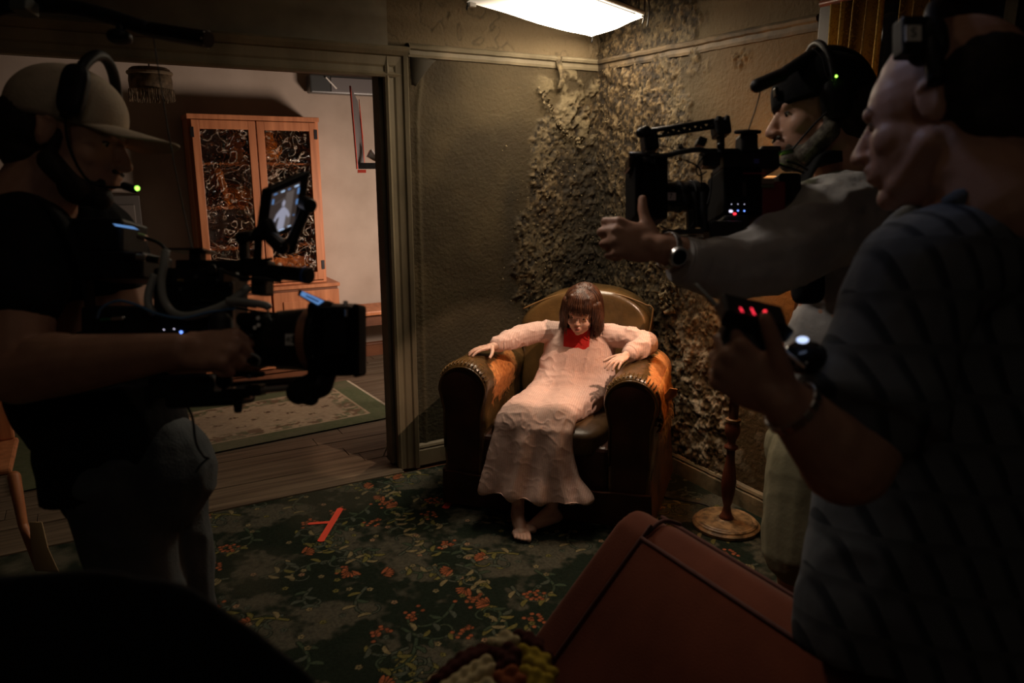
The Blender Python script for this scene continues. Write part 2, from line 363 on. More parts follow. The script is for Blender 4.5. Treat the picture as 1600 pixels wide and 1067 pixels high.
def wallfield(s, z, m, seed):
    """s along wall, z up, m = peel mask 0..1 -> (relief in metres, colour)"""
    n1 = fb2(s*3, z*3, 4, seed); n2 = fb2(s*14, z*14, 4, seed+2); n3 = fb2(s*45, z*45, 3, seed+4); n4 = fb2(s*110, z*110, 2, seed+7)
    mm = sst(.42, .60, m*.72+.38*(n2-.3)+.25*(n1-.5))
    rdg = 1-np.abs(2*fb2(s*13, z*16, 3, seed+11)-1)*2.2; rdg = np.clip(rdg, 0, 1)
    curls = sst(.60, .72, n3)*sst(.3, .8, mm)
    pit = sst(.60, .68, fb2(s*52, z*38, 2, seed+31)); rel = mm*(.0035*rdg+.005*curls+.004*(n4-.5)+.008*sst(.45, .6, n2)-.004*pit)+.0016*(n4-.5)+.003*(n2-.5)
    base = mixc((.034,.024,.011), (.062,.045,.021), sst(.3, .7, n1))
    base = mixc(base, (.045,.034,.016), sst(.5, .75, n2)*.35)
    peel = mixc((.022,.014,.006), (.088,.058,.026), sst(.35, .65, n3))
    peel = mixc(peel, (.16,.122,.07), curls*.45); peel = mixc(peel, (.085,.066,.036), sst(.4, .7, fb2(s*4, z*4, 3, seed+41))*.6)
    peel = mixc(peel, (.010,.007,.004), np.maximum(pit*.9, sst(.62, .70, fb2(s*70, z*70, 2, seed+20))*.7))
    return rel, mixc(base, peel, mm), n1, n2, n3
# back wall, right of the opening: fine grid with peeling wallpaper
DX0, DX1, DZ = -1.5, 1.34, 2.04
zs = np.linspace(.0, ZC, 460); xs = np.linspace(DX1+.02, XR+.03, 215); X, Z = np.meshgrid(xs, zs)
cor = np.clip((X-1.95)/.65, 0, 1)
n0 = fb2(X*5, Z*5, 4, 40)
m = sst(1.98, 2.18, X+.22*(n0-.5))*sst(.62, .95, Z+.2*(n0-.5))*(1-sst(1.68, 2.0, Z-.55*(X-2.2)+.25*(n0-.5)))
m = np.maximum(m, .75*sst(2.38, 2.62, X+.1*(n0-.5)))
tri = sst(2.16, 2.30, X+.05*(n0-.5))*sst(1.62, 1.85, Z+.35*(X-2.6)+.1*(n0-.5))*(1-sst(2.10, 2.15, Z))
rel, C, n1, n2, n3 = wallfield(X, Z, m, 1)
rel = rel+.012*tri*sst(.45, .55, n2); C = mixc(C, (.17,.135,.075), tri*sst(.45, .6, n2)*.6)
soot_shade = sst(2.2, 2.58, X+.15*(n0-.5))*(1-sst(1.45, 1.95, Z+.2*(n0-.5)))*sst(.2, .6, Z)  # corner darkening: mould and soot plus the corner's shadow, put into the colour
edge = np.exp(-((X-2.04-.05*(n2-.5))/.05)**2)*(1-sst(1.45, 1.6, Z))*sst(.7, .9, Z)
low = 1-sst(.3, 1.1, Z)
C = mixc(C, (.016,.013,.009), np.clip(soot_shade*.82+edge*.5, 0, .9)); C = mixc(C, (.030,.030,.020), low*.6)
C = mixc(C, (.19,.14,.078), sst(2.18, 2.2, Z)*.6)                       # bare plaster above the rail
crk = np.clip(1-np.abs(fb2(X*9, Z*9, 3, 60)-.5)*38, 0, 1)*sst(2.18, 2.2, Z); C = mixc(C, (.06,.045,.025), crk*.8); rel = rel-.004*crk
seam = np.exp(-((X-1.50-.03*sst(1.8, 2.1, Z))/.012)**2)*(1-sst(2.08, 2.12, Z)); rel = rel+.006*seam; C = mixc(C, (.07,.055,.03), seam*.6)
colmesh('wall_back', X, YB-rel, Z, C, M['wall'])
b = MB(); b.b2((DX1, YB+.012, 0), (XR+.2, YB+.12, ZC)); b.b2((DX0-1.2, YB, 0), (DX0, YB+.12, ZC)); b.b2((DX0, YB, DZ+.02), (DX1+.02, YB+.12, ZC))
struct('wall_back_core', b, M['ceil'])
# right wall
ys = np.linspace(YB+.03, 2.06, 330); Yg, Z = np.meshgrid(ys, np.linspace(0, ZC, 470)); S = YB-Yg
n0 = fb2(S*5, Z*5, 4, 80)
m = (1-sst(.62, 1.05, S+.45*(n0-.5)-.12*(1-sst(.2, 1.2, Z))))
m = np.maximum(m, (1-sst(.95, 1.35, S+.3*(n0-.5)))*(1-sst(.9, 1.25, Z))*.9)
m = np.maximum(m, .8*np.exp(-((S-1.05-.3*(n0-.5))/.12)**2-((Z-2.08)/.09)**2))
rel, C, n1, n2, n3 = wallfield(S+7, Z, m, 5)
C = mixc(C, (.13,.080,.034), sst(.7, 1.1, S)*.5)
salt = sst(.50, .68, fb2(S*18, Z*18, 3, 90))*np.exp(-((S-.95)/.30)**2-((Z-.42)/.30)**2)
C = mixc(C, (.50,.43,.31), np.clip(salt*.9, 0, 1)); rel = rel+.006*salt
soot_shade = (1-sst(.0, .42, S+.2*(n0-.5)))*(1-sst(1.4, 1.95, Z))*sst(.3, .6, Z)  # mould and soot with painted corner shadow, right wall side
C = mixc(C, (.018,.015,.010), soot_shade*.75)
tear = np.exp(-((S-1.42-.12*(Z-1.9))/.02)**2)*sst(1.80, 1.85, Z)*(1-sst(2.03, 2.08, Z)); C = mixc(C, (.50,.27,.14), tear*.8)
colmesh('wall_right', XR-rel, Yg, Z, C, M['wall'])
b = MB(); b.b2((XR+.012, 2.06, 0), (XR+.2, YB+.1, ZC)); b.b2((XR+.012, -1.6, 0), (XR+.2, 2.06, .8)); b.b2((XR+.012, -1.6, 2.3), (XR+.2, 2.06, ZC))
b.b2((XR+.012, -1.6, .8), (XR+.2, .9, 2.3)); struct('wall_right_core', b, M['ceil'])
b = MB(); b.b2((DX0-1.2, -1.7, 0), (DX0-1.1, YB, ZC)); struct('wall_left', b, M['ceil'])
b = MB(); b.b2((DX0-1.2, -1.8, 0), (XR+.2, -1.7, ZC)); struct('wall_front', b, M['ceil'])
b = MB(); b.b2((DX0-1.2, -1.8, ZC), (XR+.2, 6.3, ZC+.1)); struct('ceiling', b, M['ceil'])
# window in the right wall, mostly out of frame: dark casing, sash and night outside
wn = MB(); wn.b2((XR-.03, 2.055, .8), (XR+.03, 2.125, 2.24)); wn.b2((XR-.03, .85, 2.18), (XR+.03, 2.055, 2.26)); wn.b2((XR-.05, .85, .76), (XR+.03, 2.125, .8))
wo = struct('window_1', wn, mat('dark_varnish', (.03,.018,.01), .4), bevel=.004)
b = MB(); b.b2((XR+.10, .9, .8), (XR+.11, 2.06, 2.2)); part('pane', b, mat('night_glass', (.01,.012,.02), .05), wo)
b = MB(); b.b2((XR+.09, 1.45, .8), (XR+.12, 1.49, 2.2)); b.b2((XR+.09, .9, 1.48), (XR+.12, 2.06, 1.52)); part('sash_bar', b, M['trimpaint'], wo)
# mouldings: profile swept straight
def moulding(name, prof, p0, p1, out, material, par=None, kindtop=True, warp=0):
    p0 = np.array(p0, float); p1 = np.array(p1, float); out = np.array(out, float); k = max(2, int(np.linalg.norm(p1-p0)/.03)) if warp else 2
    rings = []
    for i, t in enumerate(np.linspace(0, 1, k)):
        c = p0+(p1-p0)*t; wv = warp*(mnoise.noise((c[0]*9, c[1]*9, .3))); w2 = warp*mnoise.noise((c[0]*30, c[1]*30, 4))
        rings.append(np.array([c+out*(a+(wv if a > 0 else 0))+np.array([0, 0, 1])*(z+w2*.5) for a, z in prof]))
    b = MB().loft(rings)
    return struct(name, b, material, par) if par is None else part(name, b, material, par)
RAIL = [(0, -.035), (.008, -.035), (.012, -.022), (.012, -.004), (.024, .002), (.028, .014), (.022, .022), (.010, .028), (0, .030)]
BASE = [(0, 0), (.020, 0), (.020, .085), (.014, .092), (.018, .10), (.014, .112), (.006, .118), (0, .122)]
moulding('trim_1', RAIL, (1.46, YB, 2.165), (XR, YB, 2.165), (0, -1, 0), M['trimpaint'], warp=.004)
moulding('trim_2', RAIL, (XR, YB, 2.165), (XR, 2.14, 2.165), (-1, 0, 0), mat('mouldy_paint', rough=.7, build=noisy((.018,.012,.006), (.105,.072,.036), 9, 8, .5, 30, .005)), warp=.006)
moulding('baseboard_back', BASE, (1.45, YB, 0), (XR, YB, 0), (0, -1, 0), M['trimpaint'], warp=.003)
moulding('baseboard_right', BASE, (XR, YB, 0), (XR, 1.2, 0), (-1, 0, 0), mat('flaking_paint', rough=.7, build=noisy((.07,.055,.03), (.30,.23,.13), 9, 8, .5, 30, .005)), warp=.005)
# wide cased opening between the rooms
door = MB(); door.b2((DX1-.0, YB-.01, 0), (DX1+.03, YB+.13, DZ)); door.b2((DX0, YB-.01, DZ), (DX1+.03, YB+.13, DZ+.03))
dr = struct('door_1', door, M['jamb'])
def casing_v(x0, x1, z1):
    b = MB(); rings = []
    for z in (0.0, z1): rings.append(np.array([[x, YB-o, z] for x, o in ((x0, 0), (x0, .030), (x0+.012, .036), (x0+.024, .026), (x0+.045, .024), (x0+.055, .030), (x0+.085, .034), (x0+.092, .044), (x1-.006, .050), (x1, .040), (x1, 0))]))
    return b.loft(rings)
part('casing', casing_v(DX1-.012, DX1+.105, DZ+.12), M['trimpaint'], dr)
b = MB(); rings = []
for x in (DX0, DX1+.105): rings.append(np.array([[x, YB-o, DZ-.012+z] for z, o in ((0, 0), (0, .030), (.012, .036), (.024, .026), (.045, .024), (.055, .030), (.095, .034), (.10, .046), (.118, .060), (.130, .066), (.140, .058), (.142, 0))][::-1]))
b.loft(rings); part('header', b, M['trimpaint'], dr)
b = MB(); b.b2((1.46, YB-.026, DZ+.10), (DX1+.105+.02, YB, DZ+.145)); part('header_cap', b, M['trimpaint'], dr)
b = MB(); b.b2((DX1-.025, YB+.03, .02), (DX1, YB+.12, DZ)); part('door_stop', b, M['jamb'], dr)
# floor: boards of the next room and the worn boards of the threshold, each its own board
b = MB(); b.b2((DX0-1.2, -1.8, -.08), (XR+.2, 6.3, -.022)); fl = struct('floor', b, M['pinedark'])
meshes = []
for k in range(6):
    h = .011; wdt = (.085 if k < 2 else .118)/2-.0025
    q = MB().box((0, 0, -h), (.5, wdt, h)); me = q.mesh('board', (0, 0, 0)); meshes.append(me)
y = 3.535; k = 0
while y < 6.1:
    wd = .075 if k == 0 else (.095 if k == 1 else .12)
    x = DX0-1.0 if y > 3.6 else DX0
    while x < 3.2:
        ln = random.uniform(1.5, 2.7) if k > 1 else 5.2; x1 = min(x+ln, 3.2 if y > 3.74 else DX1-.002)
        if x1-x > .02:
            zt = .012 if k == 0 else (.008 if k == 1 else random.uniform(-.0015, .0015))
            q = MB().box(((x+x1)/2, y+wd/2, zt-.011), ((x1-x)/2-.001, wd/2-.0025, .011)); o = part('board', q, M['plank'], fl, bevel=.0015)
        x = x1+.001
        if x1 >= (3.2 if y > 3.74 else DX1-.002): break
    y += wd; k += 1
# next room shell
b = MB(); b.b2((DX0-1.2, 6.12, 0), (3.4, 6.22, ZC)); struct('wall_far', b, M['farwall'])
b = MB(); b.b2((3.2, YB+.12, 0), (3.3, 6.2, ZC)); struct('wall_far_right', b, M['farwall'])
b = MB(); b.b2((DX0-1.2, YB+.12, 0), (DX0-1.1, 6.2, ZC)); struct('wall_far_left', b, M['farwall'])
moulding('baseboard_far', BASE, (3.2, 6.12, 0), (DX0-1.1, 6.12, 0), (0, -1, 0), M['pinedark'])
# ---------------------------------------------------------------- loose paint: curled flakes standing off the walls
def flakes(name, spots, par_wall):
    b = MB()
    for (p, out, a) in spots:
        out = np.array(out, float); s1 = nrm(np.cross(out, [0, 0, 1])); ang = random.uniform(0, 6.28)
        e1 = s1*math.cos(ang)+np.array([0, 0, 1])*math.sin(ang); e2 = np.cross(out, e1); sz = a*random.uniform(.5, 1.4); k = 4
        wv = [sz*random.uniform(.25, .6) for _ in range(k)]; pts = []
        for i in range(k):
            t = i/(k-1); cu = t*random.uniform(1.3, 1.9)
            c = p+e1*sz*math.sin(cu)*.8+out*(sz*(1-math.cos(cu))*.7+.003)
            pts += [c-e2*wv[i]*(1-.5*t), c+e2*wv[i]*(1-.5*t)]
        f = [(2*i, 2*i+1, 2*i+3, 2*i+2) for i in range(k-1)]
        b.add(pts, f)
    o = part(name, b, M['flake'], par_wall, smooth=True); o['kind'] = 'stuff'
    sm = o.modifiers.new('t', 'SOLIDIFY'); sm.thickness = .0012
    return o
wb = bpy.data.objects['wall_back']; wr = bpy.data.objects['wall_right']
sp1 = []
while len(sp1) < 300:
    x = random.uniform(1.98, 2.6); z = random.uniform(.75, 2.0)
    if z > 1.75+.55*(x-2.2)+random.uniform(-.1, .1): continue
    if random.random() < .45 and x < 2.1: continue
    sp1.append((np.array([x, YB-.008, z]), (0, -1, 0), .008))
for k in range(34):                                   # ragged edge of the torn sheet by the rail
    t = k/33; x = 2.20+.30*t; z = 2.02-.11*math.sin(t*2.2)-.20*t+random.uniform(-.01, .01); sp1.append((np.array([x, YB-.015, z]), (0, -1, 0), .026))
flakes('loose_wallpaper', sp1, wb)
sp2 = []
while len(sp2) < 420:
    s = abs(random.gauss(0, .5)); z = random.uniform(.15, 2.5)
    if s > 1.15 or (z > .9 and s > .85): continue
    sp2.append((np.array([XR-.010, YB-s, z]), (-1, 0, 0), .0075))
for k in range(14): sp2.append((np.array([XR-.012, YB-.62-random.uniform(0, .12), .93+random.uniform(-.06, .06)]), (-1, 0, 0), .045))
flakes('loose_paint', sp2, wr)
b = MB()                                              # strip of paper hanging from the rail, curled corner near the casing
b.loft([np.array([[2.335-.016, YB-.03, z], [2.335+.016, YB-.034, z], [2.335+.016, YB-.026, z], [2.335-.016, YB-.022, z]])+np.array([.01*math.sin(z*40), -.008*math.sin(z*25), 0]) for z in np.linspace(2.19, 2.02, 8)])
part('paper_strip', b, M['flake'], wb, smooth=True)
b = MB(); pp = []
for t in np.linspace(0, 1, 10):
    z = 2.13-.13*t; x0 = 1.475; x1 = 1.60-.115*t**.8; pp.append([[x0, YB-.004, z], [(x0+x1)/2, YB-.010, z], [x1, YB-.028-.01*math.sin(t*3), z-.01]])
b.add(np.array(pp).reshape(-1, 3), [(3*i+j, 3*i+j+1, 3*i+j+4, 3*i+j+3) for i in range(9) for j in range(2)])
o = part('lifted_paper', b, mat('lifted_paper', (.035,.027,.014), .8), wb, smooth=True); o.modifiers.new('t', 'SOLIDIFY').thickness = .002
# ================================================================ carpet, woven floral pattern
G = .004; cx0, cx1, cy0, cy1 = .02, 2.59, .98, 3.53
nx = int((cx1-cx0)/G); ny = int((cy1-cy0)/G); xs = np.linspace(cx0, cx1, nx); ys = np.linspace(cy0, cy1, ny); X, Y = np.meshgrid(xs, ys)
TS = .96; TN = 240                                    # tile 0.96 m
can = np.zeros((TN, TN, 3)); u, v = np.meshgrid(np.arange(TN)/TN*8, np.arange(TN)/TN*8)
def tn(sc, seed):                                     # tileable noise
    g = np.random.default_rng(seed).random((sc, sc)); q = np.arange(TN)/TN*sc; i = q.astype(int); f = q-i; f = f*f*(3-2*f); j = (i+1) % sc
    a = g[i][:, i]*(1-f)+g[i][:, j]*f; b_ = g[j][:, i]*(1-f)+g[j][:, j]*f; return a*(1-f)[:, None]+b_*f[:, None]
blob = .6*tn(5, 1)+.4*tn(11, 2)
can = mixc((.014,.021,.014), (.080,.076,.056), sst(.47, .68, blob+.25*(tn(40, 7)-.5))); grain = tn(120, 5)
def stamp(pts, r, col, jit=.0):
    pts = np.array(pts)*TN/TS; r = np.broadcast_to(np.array(r)*TN/TS, (len(pts),))
    for (x, y), rr in zip(pts, r):
        R = int(rr+2); ii = np.arange(int(y)-R, int(y)+R+1); jj = np.arange(int(x)-R, int(x)+R+1)
        d = np.hypot(*(np.meshgrid(jj-x, ii-y))); a = np.clip(rr-d+.5, 0, 1)[..., None]; c = np.array(col)*(1+jit*random.uniform(-1, 1))
        ix = np.ix_(ii % TN, jj % TN); can[ix] = can[ix]*(1-a)+c*a
def curve(x, y, a, ln, k0, k1, n=60):
    p = []; 
    for i in range(n): t = i/n; a += (k0+(k1-k0)*t*t)*ln/n; x += math.cos(a)*ln/n; y += math.sin(a)*ln/n; p.append((x, y))
    return p, a
rr = random.Random(5); DK = (.010,.016,.010)
GREYG = (.075,.088,.068); CREAM = (.23,.19,.10); OR = (.34,.105,.045); YG = (.16,.145,.045); SAGE = (.050,.072,.045)
for k in range(30):                                   # scrolls with leaves
    x, y, a = rr.random()*TS, rr.random()*TS, rr.random()*6.28; sg = rr.choice((-1, 1))
    sc_ = rr.uniform(.55, .95); p, a2 = curve(x, y, a, .34*sc_, sg*2/sc_, sg*38/sc_); th = np.linspace(.0060, .003, len(p)); col = rr.choice((GREYG, SAGE, GREYG, YG))
    stamp(p, th+.004, DK); stamp(p, th, col)
    for q in range(5):
        i = int(8+q*9); (lx, ly) = p[i]; la = a+sg*(1.2)*(1 if q % 2 else -1); pl, _ = curve(lx, ly, la, .05, 14*sg, 34*sg, 16)
        lw = .002+.0065*np.sin(np.linspace(0.2, 3.0, len(pl))); stamp(pl, lw+.003, DK); stamp(pl, lw, rr.choice((SAGE, GREYG, CREAM, YG)))
for k in range(15):                                   # orange flowers and berry clusters
    x, y, a = rr.random()*TS, rr.random()*TS, rr.random()*6.28
    if k % 2:
        for q in range(6):
            aa = a+(q-2.5)*.36; pl = [(x+math.cos(aa)*t, y+math.sin(aa)*t) for t in np.linspace(0, .046, 14)]
            lw = .0025+.0045*np.sin(np.linspace(.1, 2.9, 14)); stamp(pl, lw+.0035, DK); stamp(pl, lw, OR, .2)
    else:
        for q in range(14):
            bx, by = x+rr.gauss(0, .024), y+rr.gauss(0, .02); stamp([(bx, by)], .0105, DK); stamp([(bx, by)], .0075, OR if rr.random() < .8 else (.34,.10,.05), .2)
for k in range(60):                                   # small cream and yellow blossoms
    x, y = rr.random()*TS, rr.random()*TS; col = rr.choice((CREAM, YG, (.32,.20,.12), GREYG))
    for q in range(5):
        aa = q*1.257+k; stamp([(x+math.cos(aa)*.008, y+math.sin(aa)*.008)], .0068, DK)
    for q in range(5):
        aa = q*1.257+k; stamp([(x+math.cos(aa)*.008, y+math.sin(aa)*.008)], .0046, col, .2)
can = can*(.75+.5*grain[..., None])
iu = ((X+.13)/TS*TN).astype(int) % TN; iv = ((Y+.3)/TS*TN).astype(int) % TN
C = can[iv, iu]
worn = sst(.50, .72, fb2(X*2.2, Y*2.2, 3, 33))*.35; C = mixc(C, (.085,.075,.052), worn)
corner_tone = sst(2.1, 2.55, X)*sst(2.2, 3.1, Y); C = mixc(C, (.035,.03,.018), corner_tone*.6)  # carpet turns dull brown towards the back right corner
Zc = .008+.0012*(fb2(X*160, Y*160, 2, 3)-.5)
cp = colmesh('carpet', X, Y, Zc, C, M['carpet'], None, None); tag(cp, 'dark green floral carpet with orange flowers and grey scrolls covering the room floor', 'carpet')
b = MB(); b.b2((DX0-1.1, -1.7, -.02), (cx0, 3.53, .008)); b.b2((cx0, -1.7, -.02), (XR, cy0, .008))
part('carpet_rest', b, mat('plain_carpet', rough=.95, spec=.1, build=noisy((.016,.024,.015), (.10,.095,.07), 9, 5, .5, 200)), cp)
# red marking tape on the carpet
t = thing('floor_mark', (.80, 3.12, .009), 'torn strips of red tape stuck in a sideways T on the floral carpet', 'tape')
def strip(p0, p1, wd, zz):
    p0 = np.array(p0); p1 = np.array(p1); d = nrm(p1-p0); s = np.array([-d[1], d[0]])*wd/2; b = MB(); pts = []
    for q, e in ((p0-s, 0), (p0-s*.3-d*.008, 0), (p0+s, 0), (p1+s, 0), (p1+s*.2+d*.010, 0), (p1-s, 0)): pts.append([q[0], q[1], zz])
    return b.prism(pts, (0, 0, .0012))
part('tape_strip', strip((.735, 3.0), (.905, 3.27), .030, .010), M['red'], t); part('tape_strip', strip((.735, 3.19), (.830, 3.155), .022, .0095), M['red'], t)
one('tape_scrap', strip((1.345, 3.03), (1.385, 3.07), .035, .010), mat('dull_red_tape', (.45,.03,.02), .6), (1.36, 3.05, .009), 'small scrap of red tape on the carpet at the left foot of the leather armchair', 'tape')
#@@NEXT
# ================================================================ lit muslin light over the corner
t = thing('soft_box', (2.0, 3.05, 2.31), 'glowing white muslin light slung under the ceiling in the corner above the armchair', 'light')
QA, QB, QC, QD = [np.array(q) for q in ((1.53, 3.10, 2.315), (2.50, 3.54, 2.315), (2.40, 2.985, 2.315), (1.43, 2.545, 2.315))]
gv = []; gf = []; NX, NY = 28, 16
for j in range(NY+1):
    for i in range(NX+1):
        a = i/NX; c = j/NY; p = (QA*(1-a)+QB*a)*(1-c)+(QD*(1-a)+QC*a)*c
        sag = (math.sin(math.pi*a)**.6)*(math.sin(math.pi*c)**.7)
        sag *= .060*(.55+.6*a)*(1+.15*mnoise.noise((a*5, c*4, 0))); gv.append(p-np.array([0, 0, sag+.02]))
for j in range(NY):
    for i in range(NX): q = j*(NX+1)+i; gf.append((q, q+1, q+NX+2, q+NX+1))
b = MB().add(gv, gf); o = part('muslin', b, M['muslin'], t, smooth=True)
b = MB()
for p, q in ((QA, QB), (QB, QC), (QC, QD), (QD, QA)): b.cyl(p+[0, 0, .0], q+[0, 0, .0], .011, n=10)
part('frame', b, M['softfr'], t)
b = MB(); cc = (QA+QB+QC+QD)/4; b.add([QA*.98+cc*.02+[0,0,.01], QB*.98+cc*.02+[0,0,.01], QC*.98+cc*.02+[0,0,.01], QD*.98+cc*.02+[0,0,.01], cc+[0, 0, .14]], [(1, 0, 4), (2, 1, 4), (3, 2, 4), (0, 3, 4), (0, 1, 2, 3)])
part('black_skirt', b, M['blackcloth'], t)
for q in (QA, QB, QC): part('tie_cord', MB().tube([q+[0,0,-.05], q+[.01,0,0], q+[0,-.01,.06], q+[0,0,ZC-2.315]], .004), M['rubber'], t, smooth=True)
b = MB(); b.tube([QC+[-.03,-.01,.0], QC+[-.05,-.03,.07], QC+[-.01,-.03,.10], QC+[.02,-.02,.02], QC+[.03,-.0,-.06]], .004)
part('tie_cord', b, M['rubber'], t, smooth=True)
b = MB(); b.box(QA+[.02, -.01, -.01], (.016, .012, .03)); part('clip', b, M['white'], t, bevel=.003)

# cutter card above the frame: keeps the key lamp off the skirt and the carpet
lp_ = np.array((2.20, 1.50, 2.70)); kn_ = W(-.03, .03, .545); m_ = lp_+(kn_-lp_)*.22; dn_ = nrm(np.cross(kn_-lp_, CR)); dn_ = dn_ if dn_[2] < 0 else -dn_
t = thing('cutter_card', m_+dn_*.12, 'black cutter card on a pin, above the picture, shading the lamp from the carpet', 'card')
part('card', MB().prism([m_-CR*.20, m_+CR*.20, m_+CR*.20+dn_*.24, m_-CR*.20+dn_*.24], nrm(kn_-lp_)*.004), M['blackcloth'], t)
part('pin', MB().cyl(m_+CR*.20+dn_*.12, m_+CR*.45+dn_*.12+np.array([0, 0, .3]), .005, n=10), M['dark'], t)
# ================================================================ leather armchair
def leather(nt, b):
    tc = nd(nt, 'ShaderNodeTexCoord'); n = nd(nt, 'ShaderNodeTexNoise', Scale=5, Detail=8); nt.links.new(tc.outputs['Object'], n.inputs['Vector'])
    r = nd(nt, 'ShaderNodeValToRGB'); r.color_ramp.elements[0].position = .35; r.color_ramp.elements[1].position = .7
    r.color_ramp.elements[0].color = (.055,.032,.012,1); r.color_ramp.elements[1].color = (.145,.080,.026,1); nt.links.new(n.outputs['Fac'], r.inputs[0])
    a = nd(nt, 'ShaderNodeVertexColor'); a.layer_name = 'Wear'
    n2 = nd(nt, 'ShaderNodeTexNoise', Scale=38, Detail=8); nt.links.new(tc.outputs['Object'], n2.inputs['Vector'])
    ad = nd(nt, 'ShaderNodeMath', operation='MULTIPLY_ADD'); ad.inputs[1].default_value = 1.25; ad.inputs[2].default_value = -.55
    nt.links.new(n2.outputs['Fac'], ad.inputs[0]); s = nd(nt, 'ShaderNodeMath', operation='ADD'); nt.links.new(ad.outputs[0], s.inputs[0]); nt.links.new(a.outputs['Color'], s.inputs[1])
    mr = nd(nt, 'ShaderNodeMapRange'); mr.inputs[1].default_value = .55; mr.inputs[2].default_value = .82; nt.links.new(s.outputs[0], mr.inputs[0])
    sq = nd(nt, 'ShaderNodeMapRange'); sq.inputs[1].default_value = .15; sq.inputs[2].default_value = .3; nt.links.new(a.outputs['Color'], sq.inputs[0])
    ml = nd(nt, 'ShaderNodeMath', operation='MULTIPLY'); nt.links.new(mr.outputs[0], ml.inputs[0]); nt.links.new(sq.outputs[0], ml.inputs[1])
    n3 = nd(nt, 'ShaderNodeTexNoise', Scale=60, Detail=5); nt.links.new(tc.outputs['Object'], n3.inputs['Vector'])
    r3 = nd(nt, 'ShaderNodeValToRGB'); r3.color_ramp.elements[0].position = .3; r3.color_ramp.elements[1].position = .7
    r3.color_ramp.elements[0].color = (.40,.12,.02,1); r3.color_ramp.elements[1].color = (.72,.30,.08,1); nt.links.new(n3.outputs['Fac'], r3.inputs[0])
    mx = nd(nt, 'ShaderNodeMix', data_type='RGBA'); nt.links.new(ml.outputs[0], mx.inputs[0]); nt.links.new(r.outputs[0], mx.inputs[6]); nt.links.new(r3.outputs[0], mx.inputs[7])
    nt.links.new(mx.outputs[2], b.inputs['Base Color'])
    rg = nd(nt, 'ShaderNodeMapRange'); rg.inputs[3].default_value = .27; rg.inputs[4].default_value = .85; nt.links.new(ml.outputs[0], rg.inputs[0]); nt.links.new(rg.outputs[0], b.inputs['Roughness'])
    n4 = nd(nt, 'ShaderNodeTexNoise', Scale=55, Detail=5); nt.links.new(tc.outputs['Object'], n4.inputs['Vector'])
    bp = nd(nt, 'ShaderNodeBump', Strength=.28, Distance=.004); nt.links.new(n4.outputs['Fac'], bp.inputs['Height']); nt.links.new(bp.outputs[0], b.inputs['Normal'])
M['leather'] = mat('cracked_leather', rough=.3, spec=.6, build=leather)
M['leatherdark'] = mat('dark_leather', rough=.45, spec=.4, build=noisy((.030,.010,.006), (.065,.022,.012), 8, 6, .3, 60))
chair = thing('armchair', W(0.01, .4, 0), 'worn brown leather club armchair with torn rounded arms in the corner', 'armchair')
def wear(o, fn):
    me = o.data; n = len(me.vertices); v = np.empty(n*3); me.vertices.foreach_get('co', v); v = v.reshape(-1, 3)+org(o.parent)
    q = v-CO; u = q@CR; w_ = q@CB; z = q[:, 2]; a = np.clip(fn(u, w_, z), 0, 1)
    at = me.color_attributes.new('Wear', 'FLOAT_COLOR', 'POINT'); at.data.foreach_set('color', np.stack([a, a, a, np.ones(n)], 1).astype(np.float32).ravel())
def arm_ring(uc, v, wd, zt, zb, bulge, n=40, lean=0):
    """section of an arm at depth v: scroll (round) top, narrower foot"""
    pts = []
    R = wd/2; zc = zt-R
    for i in range(n):
        t = i/n*2*math.pi
        if math.sin(t) >= -.05: x = R*math.cos(t)*1.0; z = zc+R*math.sin(t)
        else:
            k = -math.sin(t); z = zc-(zc-zb)*k**.55 if abs(math.cos(t)) > .0 else zb; z = zc-(zc-zb)*min(1, k*1.25)
            x = math.copysign(min(R*.80, R*abs(math.cos(t))**.35*.82+0), math.cos(t))
        pts.append(W(uc+x+lean*(z-zb), v, z))
    return np.array(pts)
def blobs_arm(uc, sgn):
    b = MB(); 
    # v from 0 (front) to .72 (meets the back)
    b.loft([arm_ring(uc+sgn*(-.00+.0*k), v, wd, zt, .075, 0, lean=0) for k, (v, wd, zt) in enumerate(((.0, .232, .715), (.012, .245, .728), (.03, .25, .735), (.2, .245, .735), (.42, .235, .725), (.70, .21, .70)))])
    return b
for sg, uc in ((-1, -.385), (1, .395)):
    o = fuse('arm', blobs_arm(uc, sg), M['leather'], chair, .007, 5, fn=lambda v, n: v+n*(.004*fb3(v, 14, 3, 3))[:, None])
    if sg < 0: wear(o, lambda u, w_, z: .85*sst(.03, .16, w_)*(1-sst(.42, .6, w_))*sst(-.40, -.32, u)*sst(.42, .56, z)*(1-sst(.685, .725, z)))
    else: wear(o, lambda u, w_, z: .95*sst(.425, .475, u)*sst(.50, .60, z)+.5*sst(.36, .45, u)*sst(.1, .3, w_)*sst(.6, .7, z))
# dark fronts of the arms with a nailed rim
for uc in (-.385, .395):
    pts = [p-CB*.004 for p in arm_ring(uc, .0, .205, .700, .10, 0)]
    b = MB().prism(pts[::-1], CB*.03); fo = part('arm_front', b, M['leatherdark'], chair, bevel=.004)
    ring = [p for p in arm_ring(uc, -.004, .225, .712, .10, 0)]; ring = [r_ for r_ in ring if r_[2] > .30]
    ring.sort(key=lambda p: math.atan2(p[2]-.59, (p-CO)@CR-uc) if math.atan2(p[2]-.59, (p-CO)@CR-uc) > -math.pi/2-.2 else math.atan2(p[2]-.59, (p-CO)@CR-uc)+2*math.pi)
    part('rim_welt', MB().tube(ring, .0055, sub=1), M['leather'], fo, smooth=True)
